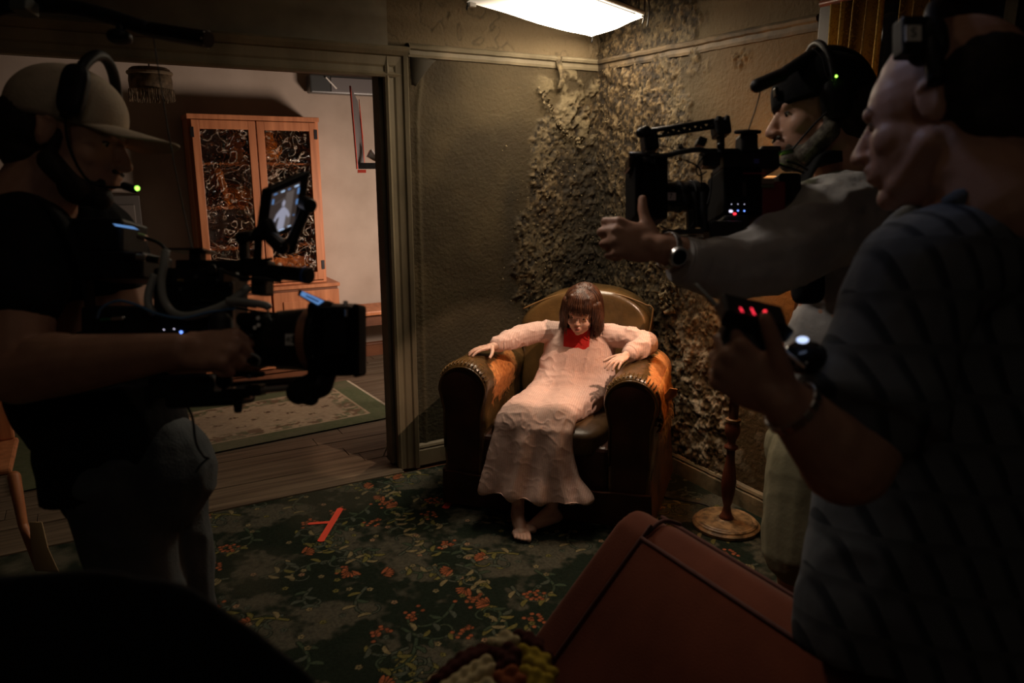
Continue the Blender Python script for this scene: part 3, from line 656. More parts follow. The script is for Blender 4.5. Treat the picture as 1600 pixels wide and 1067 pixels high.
# base, apron, back panel below the seat
b = MB(); b.box(W(0, .38, .235), (.30, .36, .15), CAX); part('seat_base', b, M['leatherdark'], chair, bevel=.02)
b = MB(); b.loft([np.array([W(u, -.012-.015*k+.006*math.sin(u*40), z) for u, z in [(x, .205-.015*math.sin((x+.5)*3)) for x in np.linspace(-.47, .50, 24)]]+[W(u, -.004, z) for u, z in [(x, .03) for x in np.linspace(.51, -.48, 24)]]) for k in (0, 1)])
part('apron', b, M['leatherdark'], chair)
b = MB(); b.prism([W(.49, .0, .20), W(.51, .0, .03), W(.53, .72, .03), W(.49, .72, .45), W(.485, .3, .50), W(.485, .06, .42)], -CR*.02); sp_ = part('side_panel', b, mat('side_leather', rough=.4, build=noisy((.05,.02,.01), (.22,.09,.035), 7, 6, .4, 50)), chair)
b = MB(); b.prism([W(-.49, .0, .20), W(-.49, .0, .03), W(-.49, .72, .03), W(-.47, .72, .45)], CR*.02); part('side_panel', b, M['leatherdark'], chair)
for u, v_ in ((-.40, .05), (.42, .05), (-.36, .74), (.36, .74)):
    part('foot', MB().cyl(W(u, v_, .012), W(u, v_, .07), .02, .028, n=14), M['turned'], chair, smooth=False)
# seat cushion
def sq_ell(c, r, ax, e=4., n=36, m=20):
    V = []; F = []
    for j in range(m+1):
        p = -math.pi/2+math.pi*j/m
        for i in range(n):
            t = 2*math.pi*i/n; f = lambda x: math.copysign(abs(x)**(2/e), x)
            V.append([r[0]*f(math.cos(p))*f(math.cos(t)), r[1]*f(math.cos(p))*f(math.sin(t)), r[2]*f(math.sin(p))])
    V = np.array(V)@np.array(ax)+np.array(c)
    for j in range(m): F += [(j*n+i, j*n+(i+1) % n, (j+1)*n+(i+1) % n, (j+1)*n+i) for i in range(n)]
    return V, F
b = MB().add(*sq_ell(W(0, .31, .395), (.275, .335, .075), CAX, 5)); M['seatleather'] = mat('dark_seat_leather', rough=.4, spec=.4, build=noisy((.035,.018,.008), (.085,.045,.018), 8, 6, .3, 60))
o = fuse('seat_cushion', b, M['seatleather'], chair, .008, 4, fn=wrinkle(.006, 8, 4, False)); wear(o, lambda u, w_, z: .25*sst(.0, .1, .15-w_)+0*u)
# backrest: fan-shaped padded back, highest in the middle, sloping shoulders
b = MB(); rings = []
for k, (off, sc) in enumerate(((-.02, .86), (.0, .96), (.05, 1.0), (.13, 1.0), (.17, .95), (.185, .85))):
    r_ = []
    for i in range(48):
        t = i/48*2*math.pi; c, s_ = math.cos(t), math.sin(t); x = .37*math.copysign(abs(c)**.45, c); zz = math.copysign(abs(s_)**.42, s_)
        top = .985-.55*abs(x-.05)**1.9*1.3; z = (.62+(top-.62)*zz) if zz > 0 else (.62+.30*zz)
        x *= (.90+.13*max(0, zz)); zc_, uc_ = .70, .03
        r_.append(W(uc_+x*(.5+.5*sc), .62+off+.22*(z-.4), zc_+(z-zc_)*(.5+.5*sc)))
    rings.append(np.array(r_))
b.loft(rings); o = fuse('backrest', b, M['leather'], chair, .008, 6, fn=lambda v, n: v+n*(.010*np.exp(-(((v-CO)@CR-.03)/.16)**2)+.003*fb3(v, 9, 2, 6))[:, None])
wear(o, lambda u, w_, z: .45*sst(.385, .43, u)*sst(.6, .8, z)+0*u)
part('seam_welt', MB().tube([W(.03+x*.985*(.90+.13*zf), .625+.22*(z-.4)-.012, z) for x, z, zf in [(x, .985-.55*abs(x-.05)**1.9*1.3-.012, 1.) for x in np.linspace(-.33, .352, 22)]+[(.368, .80, .5), (.366, .70, .3)]], .0045, sub=2), mat('welt_leather', (.20,.11,.04), .4), chair, smooth=True)
# torn hide and straw stuffing on the right arm
b = MB(); rows = []
NR = 18
for i in range(NR+1):
    v_ = .0+.42*i/NR; row = []
    for j in range(7):
        a = .55-1.25*j/6-.10*random.random()*(j == 6); R = .128+.004*j*(j > 3)+.012*max(0, j-4)+.003*random.random()
        if j == 6: a -= .22*random.random()
        row.append(W(.395+R*math.cos(a), v_, .612+R*math.sin(a)))
    rows.append(row)
b.add(np.array(rows).reshape(-1, 3), [(i*7+j, i*7+j+1, i*7+j+8, i*7+j+7) for i in range(NR) for j in range(6)])
o = part('torn_hide', b, mat('torn_suede', rough=.95, spec=.1, build=noisy((.24,.07,.012), (.66,.27,.07), 30, 8, .8, 60, .006, .32, .68)), chair, smooth=True); o.modifiers.new('t', 'SOLIDIFY').thickness = .004
b = MB()
for k in range(130):
    v_ = random.uniform(0, .35); p = W(.395+.125, v_, random.uniform(.48, .56)); q = p+CR*random.uniform(-.005, .035)-CB*random.uniform(-.03, .03)+np.array([0, 0, -random.uniform(.01, .06)]); m_ = (p+q)/2+CR*.012
    b.tube([p, m_, q], .0009, n=4, sub=2)
for k in range(3): p = W(.52, .03+.04*k, .50); b.tube([p, p+CR*.02+[0, 0, -.05], p+CR*.022+[0, 0, -.11+.02*k]], .001, n=4)
o = part('straw_stuffing', b, mat('straw', (.42,.24,.09), .8), chair); o['kind'] = 'stuff'
b = MB(); b.prism([W(.50, .10, .60), W(.545, .12, .66), W(.575, .13, .655), W(.57, .18, .61), W(.52, .2, .56)], CB*.006); part('hide_flap', b, mat('flap_suede', rough=.9, build=noisy((.45,.17,.04), (.7,.3,.09), 20)), chair)
# puckered folds of leather where arm rims meet the scroll
for uc in (-.385, .395):
    b = MB()
    for k in range(16):
        a = .35+2.3*k/15; R = .124; p = lambda rr_, vv: W(uc+rr_*math.cos(a), vv, .612+rr_*math.sin(a))
        b.tube([p(.118, -.001), p(.1235, .015), p(.1245, .035+.02*random.random()), p(.119, .07)], [.004, .0035, .003, .001], n=6, sub=3)
    wo_ = part('pleats', b, M['leather'], chair, smooth=True)

# ================================================================ heads, hands, people
def frame(fwd, up=(0, 0, 1)):
    f = nrm(fwd); l = nrm(np.cross(up, f)); return np.array([f, l, np.cross(f, l)])       # rows: forward, left, up
class Head:
    def __init__(s, c, fwd, up=(0, 0, 1), k=.93, wide=1.0): s.c = np.array(c, float); s.A = frame(fwd, up); s.k = k; s.w = wide
    def p(s, x, y, z): return s.c+(np.array([x, y*s.w, z])*s.k)@s.A
    def ax(s, pitch=0):
        a = math.radians(pitch); f, l, u = s.A; return np.array([f*math.cos(a)+u*math.sin(a), l, -f*math.sin(a)+u*math.cos(a)])
    def e(s, b, c, r, pitch=0): b.ell(s.p(*c), np.array(r)*s.k*np.array([1, s.w, 1]), s.ax(pitch)); return b
    def c2(s, b, p, q, r0, r1=None): b.cap(s.p(*p), s.p(*q), r0*s.k, (r1 if r1 is not None else r0)*s.k); return b
    def build(s, b, child=False, neck=(-.045, 0, -.17), nr=.058, mouth=.0):
        e, c2 = s.e, s.c2
        e(b, (-.018, 0, .035), (.098, .077, .090)); e(b, (.030, 0, .018), (.062, .066, .070))
        if child:
            e(b, (.030, 0, -.040), (.062, .060, .072)); e(b, (.044, 0, -.082), (.036, .036, .030)); e(b, (.070, 0, -.094), (.015, .015, .013))
            c2(b, (.084, -.022, .010), (.084, .022, .010), .010)
            c2(b, (.087, 0, .000), (.101, 0, -.030), .0055, .0088)
            for q in (-1, 1):
                e(b, (.099, .0085*q, -.033), (.0075, .0065, .006)); e(b, (.062, .034*q, -.036), (.027, .024, .024))
                e(b, (.0745, .0285*q, .001), (.0115, .0150, .0085)); c2(b, (.086, .012*q, -.003), (.082, .042*q, -.003), .0042, .0035)
                e(b, (-.008, .078*q, -.012), (.016, .007, .026), -12)
            e(b, (.074, 0, -.062), (.022, .026, .022))
            c2(b, (.0930, -.010, -.0555), (.0930, .010, -.0555), .0052); c2(b, (.0905, -.008, -.0695), (.0905, .008, -.0695), .0058)
        else:
            e(b, (.035, 0, -.035), (.060, .059, .084)); e(b, (.040, 0, -.088), (.044, .048, .033)); e(b, (.076, 0, -.104), (.020, .021, .018))
            c2(b, (.080, -.034, .014), (.080, .034, .014), .0125)
            c2(b, (.092, 0, .004), (.114, 0, -.034), .0075, .0115)
            for q in (-1, 1):
                e(b, (.106, .0115*q, -.038), (.0105, .0085, .008)); e(b, (.054, .036*q, -.030), (.030, .024, .030))
                e(b, (.071, .030*q, -.001), (.013, .016, .011)); c2(b, (.008, .047*q, -.052), (.052, .028*q, -.092), .022, .020)
                e(b, (-.004, .079*q, -.008), (.018, .007, .031), -14); c2(b, (-.012, .083*q, .018), (.008, .083*q, .012), .005); c2(b, (-.018, .083*q, .012), (-.012, .083*q, -.02), .005)
            e(b, (.078, 0, -.064), (.024, .030, .026))
            c2(b, (.100, -.013, -.0575), (.100, .013, -.0575), .0062); c2(b, (.0975, -.011, -.072), (.0975, .011, -.072), .0068)
        b.cap(s.p(-.025, 0, -.055), s.p(*neck), nr*.95*s.k, nr*1.06*s.k); return b
    def eyes(s, par, closed=0, child=False):
        for q in (-1, 1):
            x, y, z = (.0765, .0285*q, .0) if child else (.0745, .030*q, -.001)
            b = MB(); s.e(b, (x, y, z), (.0108, .0125, .0095)); ey = part('eye', b, M['eyew'], par, smooth=True)
            b = MB(); s.e(b, (x+.0085, y, z-.003), (.0032, .0052, .0052)); part('iris', b, M['iris'], ey, smooth=True)
            b = MB(); pts = [s.p(x+.0100-.004*abs(t)**2, y+.0135*t, z+.0045-.004*t*t-closed*.0075) for t in np.linspace(-1, 1, 7)]
            b.tube(pts, .0012 if child else .0019, n=6); part('lashes', b, M['hairbrown'] if child else M['hairdark'], ey, smooth=True)
            b = MB(); pts = [s.p(x+.010-.006*abs(t)**2, y+.019*t, z+(.021 if child else .024)-.004*t*t) for t in np.linspace(-1, 1, 7)]
            b.tube(pts, [.0010, .0018, .0010], n=6); part('eyebrow', b, M['hairdark'] if not child else M['hairbrown'], par, smooth=True)
def hand(b, wr, d, n, side, Lh=.185, tl=1.0, curl=(25, 30, 25), spread=5, thumb=(.65, .7, -.25), tcurl=15, curls=None, flat=1.0):
    """palm + five fingers. d: finger direction, n: back-of-hand normal, side: +1/-1 lateral direction of the thumb"""
    wr = np.array(wr, float); d = nrm(d); n = nrm(np.array(n, float)-d*(np.dot(n, d))); s = np.cross(n, d)*side; k = Lh/.185
    b.ell(wr+d*.048*k, (.056*k, .040*k, .0165*k), np.array([d, s, n])); b.cap(wr-d*.02*k, wr+d*.03*k, .024*k, .022*k)
    lens = (.070, .078, .072, .056); offs = (.031, .010, -.011, -.031); st = (.088, .092, .088, .080)
    for i in range(4):
        cu = curls[i] if curls else curl; m0 = wr+(d*.03+s*offs[i]*.6)*k; m1 = wr+(d*st[i]+s*offs[i])*k+n*.004*k*(i in (1, 2)); b.cap(m0, m1, .012*k, .0105*k)
        dd = nrm(d+s*math.tan(math.radians(spread*(1.5-i)))); p = m1; ang = 0; r = (.0095, .0096, .0093, .0083)[i]*k
        for q, fr in enumerate((.45, .31, .24)):
            ang += math.radians(cu[q]); v = nrm(dd*math.cos(ang)-n*math.sin(ang)); p2 = p+v*lens[i]*fr*k; b.cap(p, p2, r*(1-.08*q), r*(1-.08*(q+1))); p = p2
    p = wr+(d*.018+s*.022)*k; v = nrm(d*thumb[0]+s*thumb[1]+n*thumb[2]); ang = math.radians(tcurl)
    for q, (l_, r0, r1) in enumerate(((.044, .0145, .0125), (.034, .0115, .0105), (.028, .0105, .0085))):
        v2 = nrm(v*math.cos(ang*q)+nrm(d*.9-n*.35-s*.3)*math.sin(ang*q)); p2 = p+v2*l_*k*tl; b.cap(p, p2, r0*k, r1*k); p = p2
    return b
# ---------------------------------------------------------------- the seated girl
girl = thing('person', W(.03, .35, .47), 'barefoot person with brown bobbed hair and pink nightgown with red bib, slumped in the armchair', 'person')
GF = nrm(-CB*.86-CR*.03+np.array([0, 0, -.22])); GU = nrm(np.array([0, 0, 1])+CR*.10)
hd = Head(W(.086, .400, .928), GF, GU, .93, 1.0)
b = MB(); hd.build(b, True, neck=(-.06, 0, -.14), nr=.043)
neck = hd.p(-.06, 0, -.14); ch = W(.065, .52, .74)
b.cap(neck, ch, .045, .09); b.ell(W(.06, .53, .60), (.13, .08, .17), CAX)
shL, shR = W(-.075, .50, .80), W(.205, .50, .80)
b.cap(shL, shR, .045, .045)
elL, wrL = W(-.235, .38, .785), W(-.300, .205, .770); elR, wrR = W(.405, .40, .785), W(.330, .235, .765)
b.chain([shL, elL, wrL], [.038, .030, .020]); b.chain([shR, elR, wrR], [.038, .030, .020])
hand(b, wrL, -CB*.60-CR*.80+[0, 0, -.12], np.array([0, 0, 1])-CR*.25-CB*.2, 1, .145, curl=(8, 14, 12), spread=9, thumb=(.25, .9, -.25))
hand(b, wrR, -CB*.85-CR*.45+[0, 0, -.22], np.array([0, 0, 1])-CR*.1-CB*.35, -1, .145, curl=(12, 18, 14), spread=7, thumb=(.5, .8, -.2))
hipL, hipR = W(-.03, .46, .50), W(.12, .46, .50); knL, knR = W(-.125, .04, .475), W(.075, .03, .465)
anL, anR = W(-.092, -.075, .085), W(.055, -.03, .080)
b.chain([hipL, knL, anL], [.072, .050, .028]); b.chain([hipR, knR, anR], [.072, .050, .028])
def foot(b, an, d, roll=0, k=1.0):
    d = nrm(np.array(d, float)*[1, 1, 0]); s = np.array([-d[1], d[0], 0]); z = np.array([0, 0, 1.]); f = np.array([an[0], an[1], 0.010])
    b.chain([an, f-d*.02*k+z*.035*k], [.030*k, .032*k]); b.chain([f-d*.03*k+z*.03*k, f+d*.06*k+z*.032*k, f+d*.125*k+z*.020*k], [.030*k, .032*k, .020*k])
    b.cap(an+d*.01, f+d*.11*k+z*.03*k, .028*k, .018*k); b.cap(f+d*.12*k-s*.022*k+z*.018*k, f+d*.12*k+s*.022*k+z*.018*k, .018*k, .018*k)
    for i in range(5):
        o_ = (.030, .012, -.002, -.015, -.028)[i]*roll*k; ln = (.055, .052, .046, .038, .030)[i]*k; r = (.0125, .0088, .0082, .0078, .0074)[i]*k
        p = f+d*.125*k+s*o_+z*.018*k; q = p+d*ln*.6+z*.002; b.cap(p, q, r, r); b.cap(q, q+d*ln*.42-z*.006*k, r, r*.85)
foot(b, anL, -CB*.9+CR*.38, 1); foot(b, anR, -CB*.70-CR*.55, -1)
fuse('body', b, M['gskin'], girl, .0030, 2, .45)
hd.eyes(girl, closed=.95, child=True)
b = MB(); b.tube([hd.p(.0945, -.014, -.0575), hd.p(.0985, -.005, -.0545), hd.p(.0992, 0, -.0555), hd.p(.0985, .005, -.0545), hd.p(.0945, .014, -.0575)], [.0022, .0036, .0022], n=8)
b.tube([hd.p(.0925, -.012, -.068), hd.p(.0960, 0, -.0715), hd.p(.0925, .012, -.068)], [.0022, .0042, .0022], n=8); lp = part('lips', b, M['lip'], girl, smooth=True)
b = MB(); hd.e(b, (.0945, 0, -.0625), (.003, .009, .0030)); part('mouth_gap', b, mat('mouth_dark', (.05,.008,.008), .5), lp, smooth=True)
# hair: cap of hair, side curtains, fringe, then loose strands
b = MB(); hd.e(b, (-.030, 0, .042), (.110, .092, .098)); hd.e(b, (.018, 0, .075), (.078, .076, .058)); hd.e(b, (-.055, 0, -.03), (.078, .085, .085))
for q in (-1, 1):
    b.chain([hd.p(.015, .074*q, .05), hd.p(.006, .088*q, -.03), hd.p(-.005, .088*q, -.09), hd.p(.0, .080*q, -.125)], [.030*hd.k, .030*hd.k, .028*hd.k, .012*hd.k])
    b.chain([hd.p(.045, .060*q, .055), hd.p(.040, .076*q, -.00), hd.p(.030, .082*q, -.06)], [.022*hd.k, .018*hd.k, .012*hd.k])
for y in np.linspace(-.052, .052, 9): b.chain([hd.p(.060, y*.8, .098), hd.p(.090-4*y*y, y, .062), hd.p(.0955-5.5*y*y, y*1.06, .033+.012*(abs(y) < .012))], [.016*hd.k, .0135*hd.k, .005*hd.k])
def hairfn(v, n):
    q = (v-hd.c)@hd.A.T; an = np.arctan2(q[:, 1], q[:, 0]+.03); return v+n*(.0022*np.sin(an*70+4*fb3(v, 20, 2, 3)))[:, None]
hr = fuse('hair', b, M['hairbrown'], girl, .0032, 2, .5, fn=hairfn)
b = MB()
for k in range(260):
    y0 = random.uniform(-1, 1); q = 1 if y0 > 0 else -1
    if k < 80:
        y = random.uniform(-.062, .062); pts = [hd.p(.05, y*.6, .118), hd.p(.092-4*y*y, y*.95, .083), hd.p(.103-5.5*y*y, y*1.05, .045), hd.p(.1045-5.5*y*y, y*1.1+random.uniform(-.006, .006), .024+random.uniform(-.006, .008))]
    else:
        a = random.uniform(.5, 3.0); rx, ry = .088, .098; x, y = rx*math.cos(a), ry*math.sin(a)*q
        pts = [hd.p(-.02+x*.35, y*.35, .138), hd.p(-.02+x*.85, y*.85, .100), hd.p(-.02+x*1.1, y*1.08, .03), hd.p(-.02+x*1.12, y*1.15, -.05), hd.p(-.02+x*1.05+random.uniform(-.008, .008), y*1.15+random.uniform(-.01, .012)*q, -.125+random.uniform(-.012, .01))]
    b.tube(pts, [.0012, .0022, .0018, .0004], n=4, sub=3)
part('loose_strands', b, M['hairbrown'], hr, smooth=True)
# nightgown
def ringd(uc, v, z, ang, hw, th, n=56, fold=0, ph=0):
    """ring across the body: ang = direction of travel (0 = down, 90 = forward)"""
    a = math.radians(ang); nn = -CB*math.cos(a)+np.array([0, 0, 1])*math.sin(a); c0 = W(uc, v, z); out = []
    for i in range(n):
        t = 2*math.pi*i/n; f = lambda x, e=2.6: math.copysign(abs(x)**(2/e), x)
        k = 1+fold*(math.sin(t*7+ph)*.6+math.sin(t*11+2+ph)*.4)*(.4+.6*abs(math.sin(t)))
        out.append(c0+CR*hw*f(math.cos(t))*(1+.3*(k-1))+nn*th*f(math.sin(t))*k)
    return np.array(out)
b = MB(); st = [(.062, .505, .845, 0, .060, .045, 0, 0), (.062, .500, .825, 0, .150, .062, 0, 0), (.062, .495, .78, 2, .178, .085, .02, 0), (.06, .47, .70, 5, .178, .105, .04, 0), (.055, .44, .61, 12, .188, .115, .04, .2), (.045, .375, .535, 45, .195, .110, .04, .4),
 (.02, .27, .505, 78, .190, .085, .03, .6), (-.01, .15, .508, 85, .182, .075, .03, .8), (-.03, .050, .505, 66, .178, .062, .03, 1.), (-.035, -.008, .455, 18, .180, .056, .06, 1.2), (-.035, -.025, .36, 6, .196, .068, .12, 1.4), (-.03, -.045, .26, 4, .222, .078, .17, 1.6), (-.015, -.065, .185, 2, .248, .092, .22, 1.8), (-.012, -.068, .165, 2, .252, .094, .23, 1.8)]
nst = []
S_ = np.array(st); ts = np.linspace(0, len(st)-1, 70)
for t in ts: nst.append([np.interp(t, range(len(st)), S_[:, k]) for k in range(8)])
b.loft([ringd(*q[:6], fold=q[6], ph=q[7]) for q in nst])
b.chain([W(-.055, .49, .795), W(-.15, .44, .80), W(-.235, .375, .785), W(-.288, .235, .772)], [.058, .056, .052, .040])
b.chain([W(.185, .49, .795), W(.30, .45, .80), W(.405, .395, .785), W(.345, .265, .768)], [.060, .058, .055, .042])
def dressfn(v, n):
    q = v-CO; u = q@CR; w_ = q@CB; z = q[:, 2]; arm = sst(.13, .2, np.abs(u-.065))*sst(.70, .74, z)
    f1 = 1-np.abs(fb3(v*np.array([1, 1, .6]), 13, 2, 3))*2.0; f2 = 1-np.abs(fb3(v, 26, 2, 8))*2.0
    lap = np.exp(-((z-.55-.25*(u-.05))/.035)**2)*.010+np.exp(-((z-.60+.35*(u-.05))/.022)**2)*.006
    skirt = 1-sst(.40, .48, z); val = -.018*np.exp(-((u+.03)/.05)**2)*(sst(-.1, .05, w_))*(1-sst(.25, .4, w_))*(z > .40)
    vert = .015*np.sin(u*40+3.5*fb3(v*np.array([1, 1, .2]), 5, 2, 5))*skirt*(1-sst(.2, .5, z)*.5)
    fo = np.clip(f1, 0, 1)**2; a = .0095*(fo-.3)*(.45+.55*arm)*(1-.75*skirt)+.003*(np.clip(f2, 0, 1)**2-.3)*(1-.5*skirt)+lap*(1-arm)+val+vert; return v+n*a[:, None]
fuse('nightgown', b, M['dress'], girl, .0042, 3, .5, fn=dressfn)
# red bib: square yoke standing on the chest and stand collar
def chest(u, z): return W(u, .500-.062-.028*sst(.83, .72, z)*0-.018-.11*(.83-z)*1.0+1.2*(u-.065)**2, z)
b = MB(); V = []; NB = 10
for j in range(NB+1):
    for i in range(NB+1):
        z = .838-.115*j/NB; u = .062+(-.062+.124*i/NB)*(1.0-.0*j); V.append(chest(u, z)-CB*.008)
b.add(V, [(j*(NB+1)+i, j*(NB+1)+i+1, (j+1)*(NB+1)+i+1, (j+1)*(NB+1)+i) for j in range(NB) for i in range(NB)])
o = part('red_bib', b, M['bib'], girl, smooth=True); o.modifiers.new('t', 'SOLIDIFY').thickness = .016
b = MB(); b.lathe([(.052, -.022), (.056, -.012), (.050, .014), (.044, .018), (.046, -.01)], hd.p(-.05, 0, -.118), 28, np.array([CR, CB, [0, 0, 1.]])); part('collar', b, M['bib'], girl, smooth=True)
for p, d in ((wrL, elL), (wrR, elR)):
    a = nrm(d-p); q = p+a*.030; b = MB().cyl(q, q+a*.012, .0405, .0415, 28); part('cuff', b, M['dress'], girl, smooth=True)
# ================================================================ floor lamp
t = thing('floor_lamp', (2.386, 2.235, .008), 'turned mahogany floor lamp with round gilt base and warm lit shade by the right wall', 'lamp')
o0 = np.array([2.386, 2.235, .008])
b = MB().lathe([(.142, 0), (.150, .004), (.150, .016), (.140, .024), (.137, .030), (.130, .034), (.118, .032), (.112, .035), (.05, .038), (.034, .042)], o0, 48); part('base', b, M['gilt'], t, smooth=False, bevel=0)
b = MB().lathe([(.030, .036), (.034, .046), (.026, .056), (.020, .075), (.016, .10), (.022, .12), (.030, .17), (.033, .215), (.029, .26), (.021, .31), (.018, .345), (.018, .37)], o0, 28); ps = part('lower_stem', b, M['turned'], t, smooth=True)
b = MB().lathe([(.018, .37), (.030, .378), (.031, .388), (.020, .394), (.017, .41), (.024, .428), (.033, .45), (.033, .475), (.028, .495), (.022, .502)], o0, 28); part('turned_knop', b, M['turned'], t, smooth=True)
b = MB().lathe([(.022, .500), (.033, .504), (.033, .514), (.022, .518)], o0, 28); part('ring', b, M['gilt'], t)
b = MB().lathe([(.021, .515), (.0225, .70), (.021, .95), (.018, 1.15), (.020, 1.165), (.014, 1.18), (.012, 1.26)], o0, 28); part('pole', b, M['turned'], t, smooth=True)
b = MB().lathe([(.014, 1.25), (.022, 1.26), (.022, 1.31)], o0, 20); part('socket', b, mat('brass', (.4,.26,.08), .35, 1), t)
shade_m = mat('parchment_shade', (.75,.45,.2), .8, emit=(1,.42,.13), es=.55, build=None)
b = MB(); n = 40; th_ = np.linspace(0, 2*math.pi, n, endpoint=False); rg = []
for r_, z in ((.205, 1.225), (.190, 1.29), (.170, 1.38), (.15, 1.47), (.132, 1.56)):
    rg.append(np.stack([np.cos(th_)*r_, np.sin(th_)*r_, np.full(n, z)], 1)+o0)
b.add(np.vstack(rg), [(j*n+i, j*n+(i+1) % n, (j+1)*n+(i+1) % n, (j+1)*n+i) for j in range(4) for i in range(n)])
so_ = part('lamp_shade', b, shade_m, t, smooth=True); so_.modifiers.new('t', 'SOLIDIFY').thickness = .002
b = MB(); b.cyl(o0+[-.133, 0, 1.545], o0+[.133, 0, 1.545], .0018, n=6); b.cyl(o0+[0, -.133, 1.545], o0+[0, .133, 1.545], .0018, n=6); b.cyl(o0+[0, 0, 1.31], o0+[0, 0, 1.545], .002, n=6); part('shade_spider', b, M['dark'], so_)
part('bulb', MB().ell(o0+[0, 0, 1.36], (.028, .028, .04)), emi('bulb', (1,.55,.22), 12), t, smooth=True)
l = bpy.data.lights.new('lamp_bulb', 'POINT'); l.energy = 6.5; l.color = (1, .57, .27); l.shadow_soft_size = .035
lo = bpy.data.objects.new('lamp_bulb', l); COL.objects.link(lo); lo.location = V3(o0+[0, 0, 1.42])
b = MB(); b.tube([o0+[.05, .14, .01], [2.45, 2.45, .012], [2.34, 2.62, .012], [2.42, 2.74, .012], [2.26, 2.86, .012], [2.18, 2.83, .012], [2.25, 2.78, .012], [2.37, 2.86, .012], [2.52, 2.95, .014], [2.57, 3.1, .02]], .0035, sub=8)
one('mains_cord', b, M['rubber'], (2.38, 2.7, .01), 'black mains cord looping over the carpet behind the floor lamp base', 'cord', smooth=True)
# curtains at the window, yellow striped
def curtain(y0, y1, name, label):
    k = 60; rg = []
    for z in (.86, 1.4, 1.9, 2.20):
        r_ = []
        for i in range(k): tt = i/(k-1); y = y0+(y1-y0)*tt; r_.append([XR-.055-.022*math.sin(tt*math.pi*2*((y0-y1)/.048))-.01*math.sin(z*3+tt*5), y, z])
        rg.append(np.array(r_))
    b = MB(); b.add(np.vstack(rg), [(j*k+i, j*k+i+1, (j+1)*k+i+1, (j+1)*k+i) for j in range(3) for i in range(k-1)])
    o = one(name, b, mat('striped_curtain', rough=.85, spec=.2, build=stripes((.62,.40,.11), (.22,.12,.04), (0, 1, 0), 26, .62, (.45,.27,.07), 40, .4)), (XR-.06, (y0+y1)/2, .86), label, 'curtain', smooth=True)
    o.modifiers.new('t', 'SOLIDIFY').thickness = .003
curtain(2.045, 1.83, 'curtain', 'yellow striped curtain hanging beside the dark window frame')
curtain(1.76, 1.66, 'curtain', 'narrow yellow curtain further right, partly behind the bald forehead')
b = MB(); b.cyl((XR-.055, 2.10, 2.215), (XR-.055, .7, 2.215), .012, n=14); one('curtain_rod', b, M['turned'], (XR-.055, 1.4, 2.2), 'dark curtain rod across the top of the window', 'rod', smooth=True)

# ================================================================ next room
# cabinet: glazed upper part on a wider base
cab = thing('glazed_cabinet', (1.12, 5.85, 0), 'orange pine cupboard with two textured glass doors against the far wall of the next room', 'cabinet')
x0, x1, zf, zt, yf, yb = .685, 1.60, .72, 1.965, 5.80, 6.11
b = MB(); b.b2((x0, yf, zf), (x0+.025, yb, zt)); part('side_panel', b, M['pinewood'], cab, bevel=.002)
b = MB(); b.b2((x1-.025, yf, zf), (x1, yb, zt)); part('side_panel', b, M['pinewood'], cab, bevel=.002)
b = MB(); b.b2((x0, yb-.012, zf), (x1, yb, zt)); part('back_panel', b, mat('cupboard_inside', (.035,.014,.006), .7), cab)
b = MB(); b.b2((x0-.004, yf-.022, zt-.03), (x1+.004, yb, zt+.004)); part('top', b, M['pinewood'], cab, bevel=.003)
b = MB(); b.b2((x0+.025, yf, zf), (x1-.025, yb, zf+.02)); part('bottom', b, M['pinewood'], cab)
for z in (1.01, 1.31, 1.62): part('shelf', MB().b2((x0+.025, yf+.03, z), (x1-.025, yb-.012, z+.018)), M['pinewood'], cab)
glassm = mat('textured_glass', (.80,.66,.52), .10, spec=1.0, Transmission_Weight=1.0, IOR=1.35)
def gl(nt, b):
    tc = nd(nt, 'ShaderNodeTexCoord'); n = nd(nt, 'ShaderNodeTexNoise', Scale=14, Detail=1.0, Distortion=1.5); nt.links.new(tc.outputs['Object'], n.inputs['Vector'])
    bp = nd(nt, 'ShaderNodeBump', Strength=1.0, Distance=.09); nt.links.new(n.outputs['Fac'], bp.inputs['Height']); nt.links.new(bp.outputs[0], b.inputs['Normal'])
def gl2(nt, b):                                       # embossed leaf pattern catches light as pale ridges
    tc = nd(nt, 'ShaderNodeTexCoord'); n = nd(nt, 'ShaderNodeTexNoise', Scale=9, Detail=.6, Distortion=1.6); nt.links.new(tc.outputs['Object'], n.inputs['Vector'])
    r = nd(nt, 'ShaderNodeValToRGB'); e = r.color_ramp.elements; e[0].position = .47; e[0].color = (0,0,0,1); e[1].position = .53; e[1].color = (0,0,0,1); q = e.new(.50); q.color = (.42,.42,.42,1)
    nt.links.new(n.outputs['Fac'], r.inputs[0]); m = nd(nt, 'ShaderNodeMath', operation='SUBTRACT'); m.inputs[0].default_value = 1.0; nt.links.new(r.outputs[0], m.inputs[1]); nt.links.new(m.outputs[0], b.inputs['Transmission Weight'])
gl2(glassm.node_tree, glassm.node_tree.nodes['Principled BSDF'])
gl(glassm.node_tree, glassm.node_tree.nodes['Principled BSDF'])
xm = (x0+x1)/2
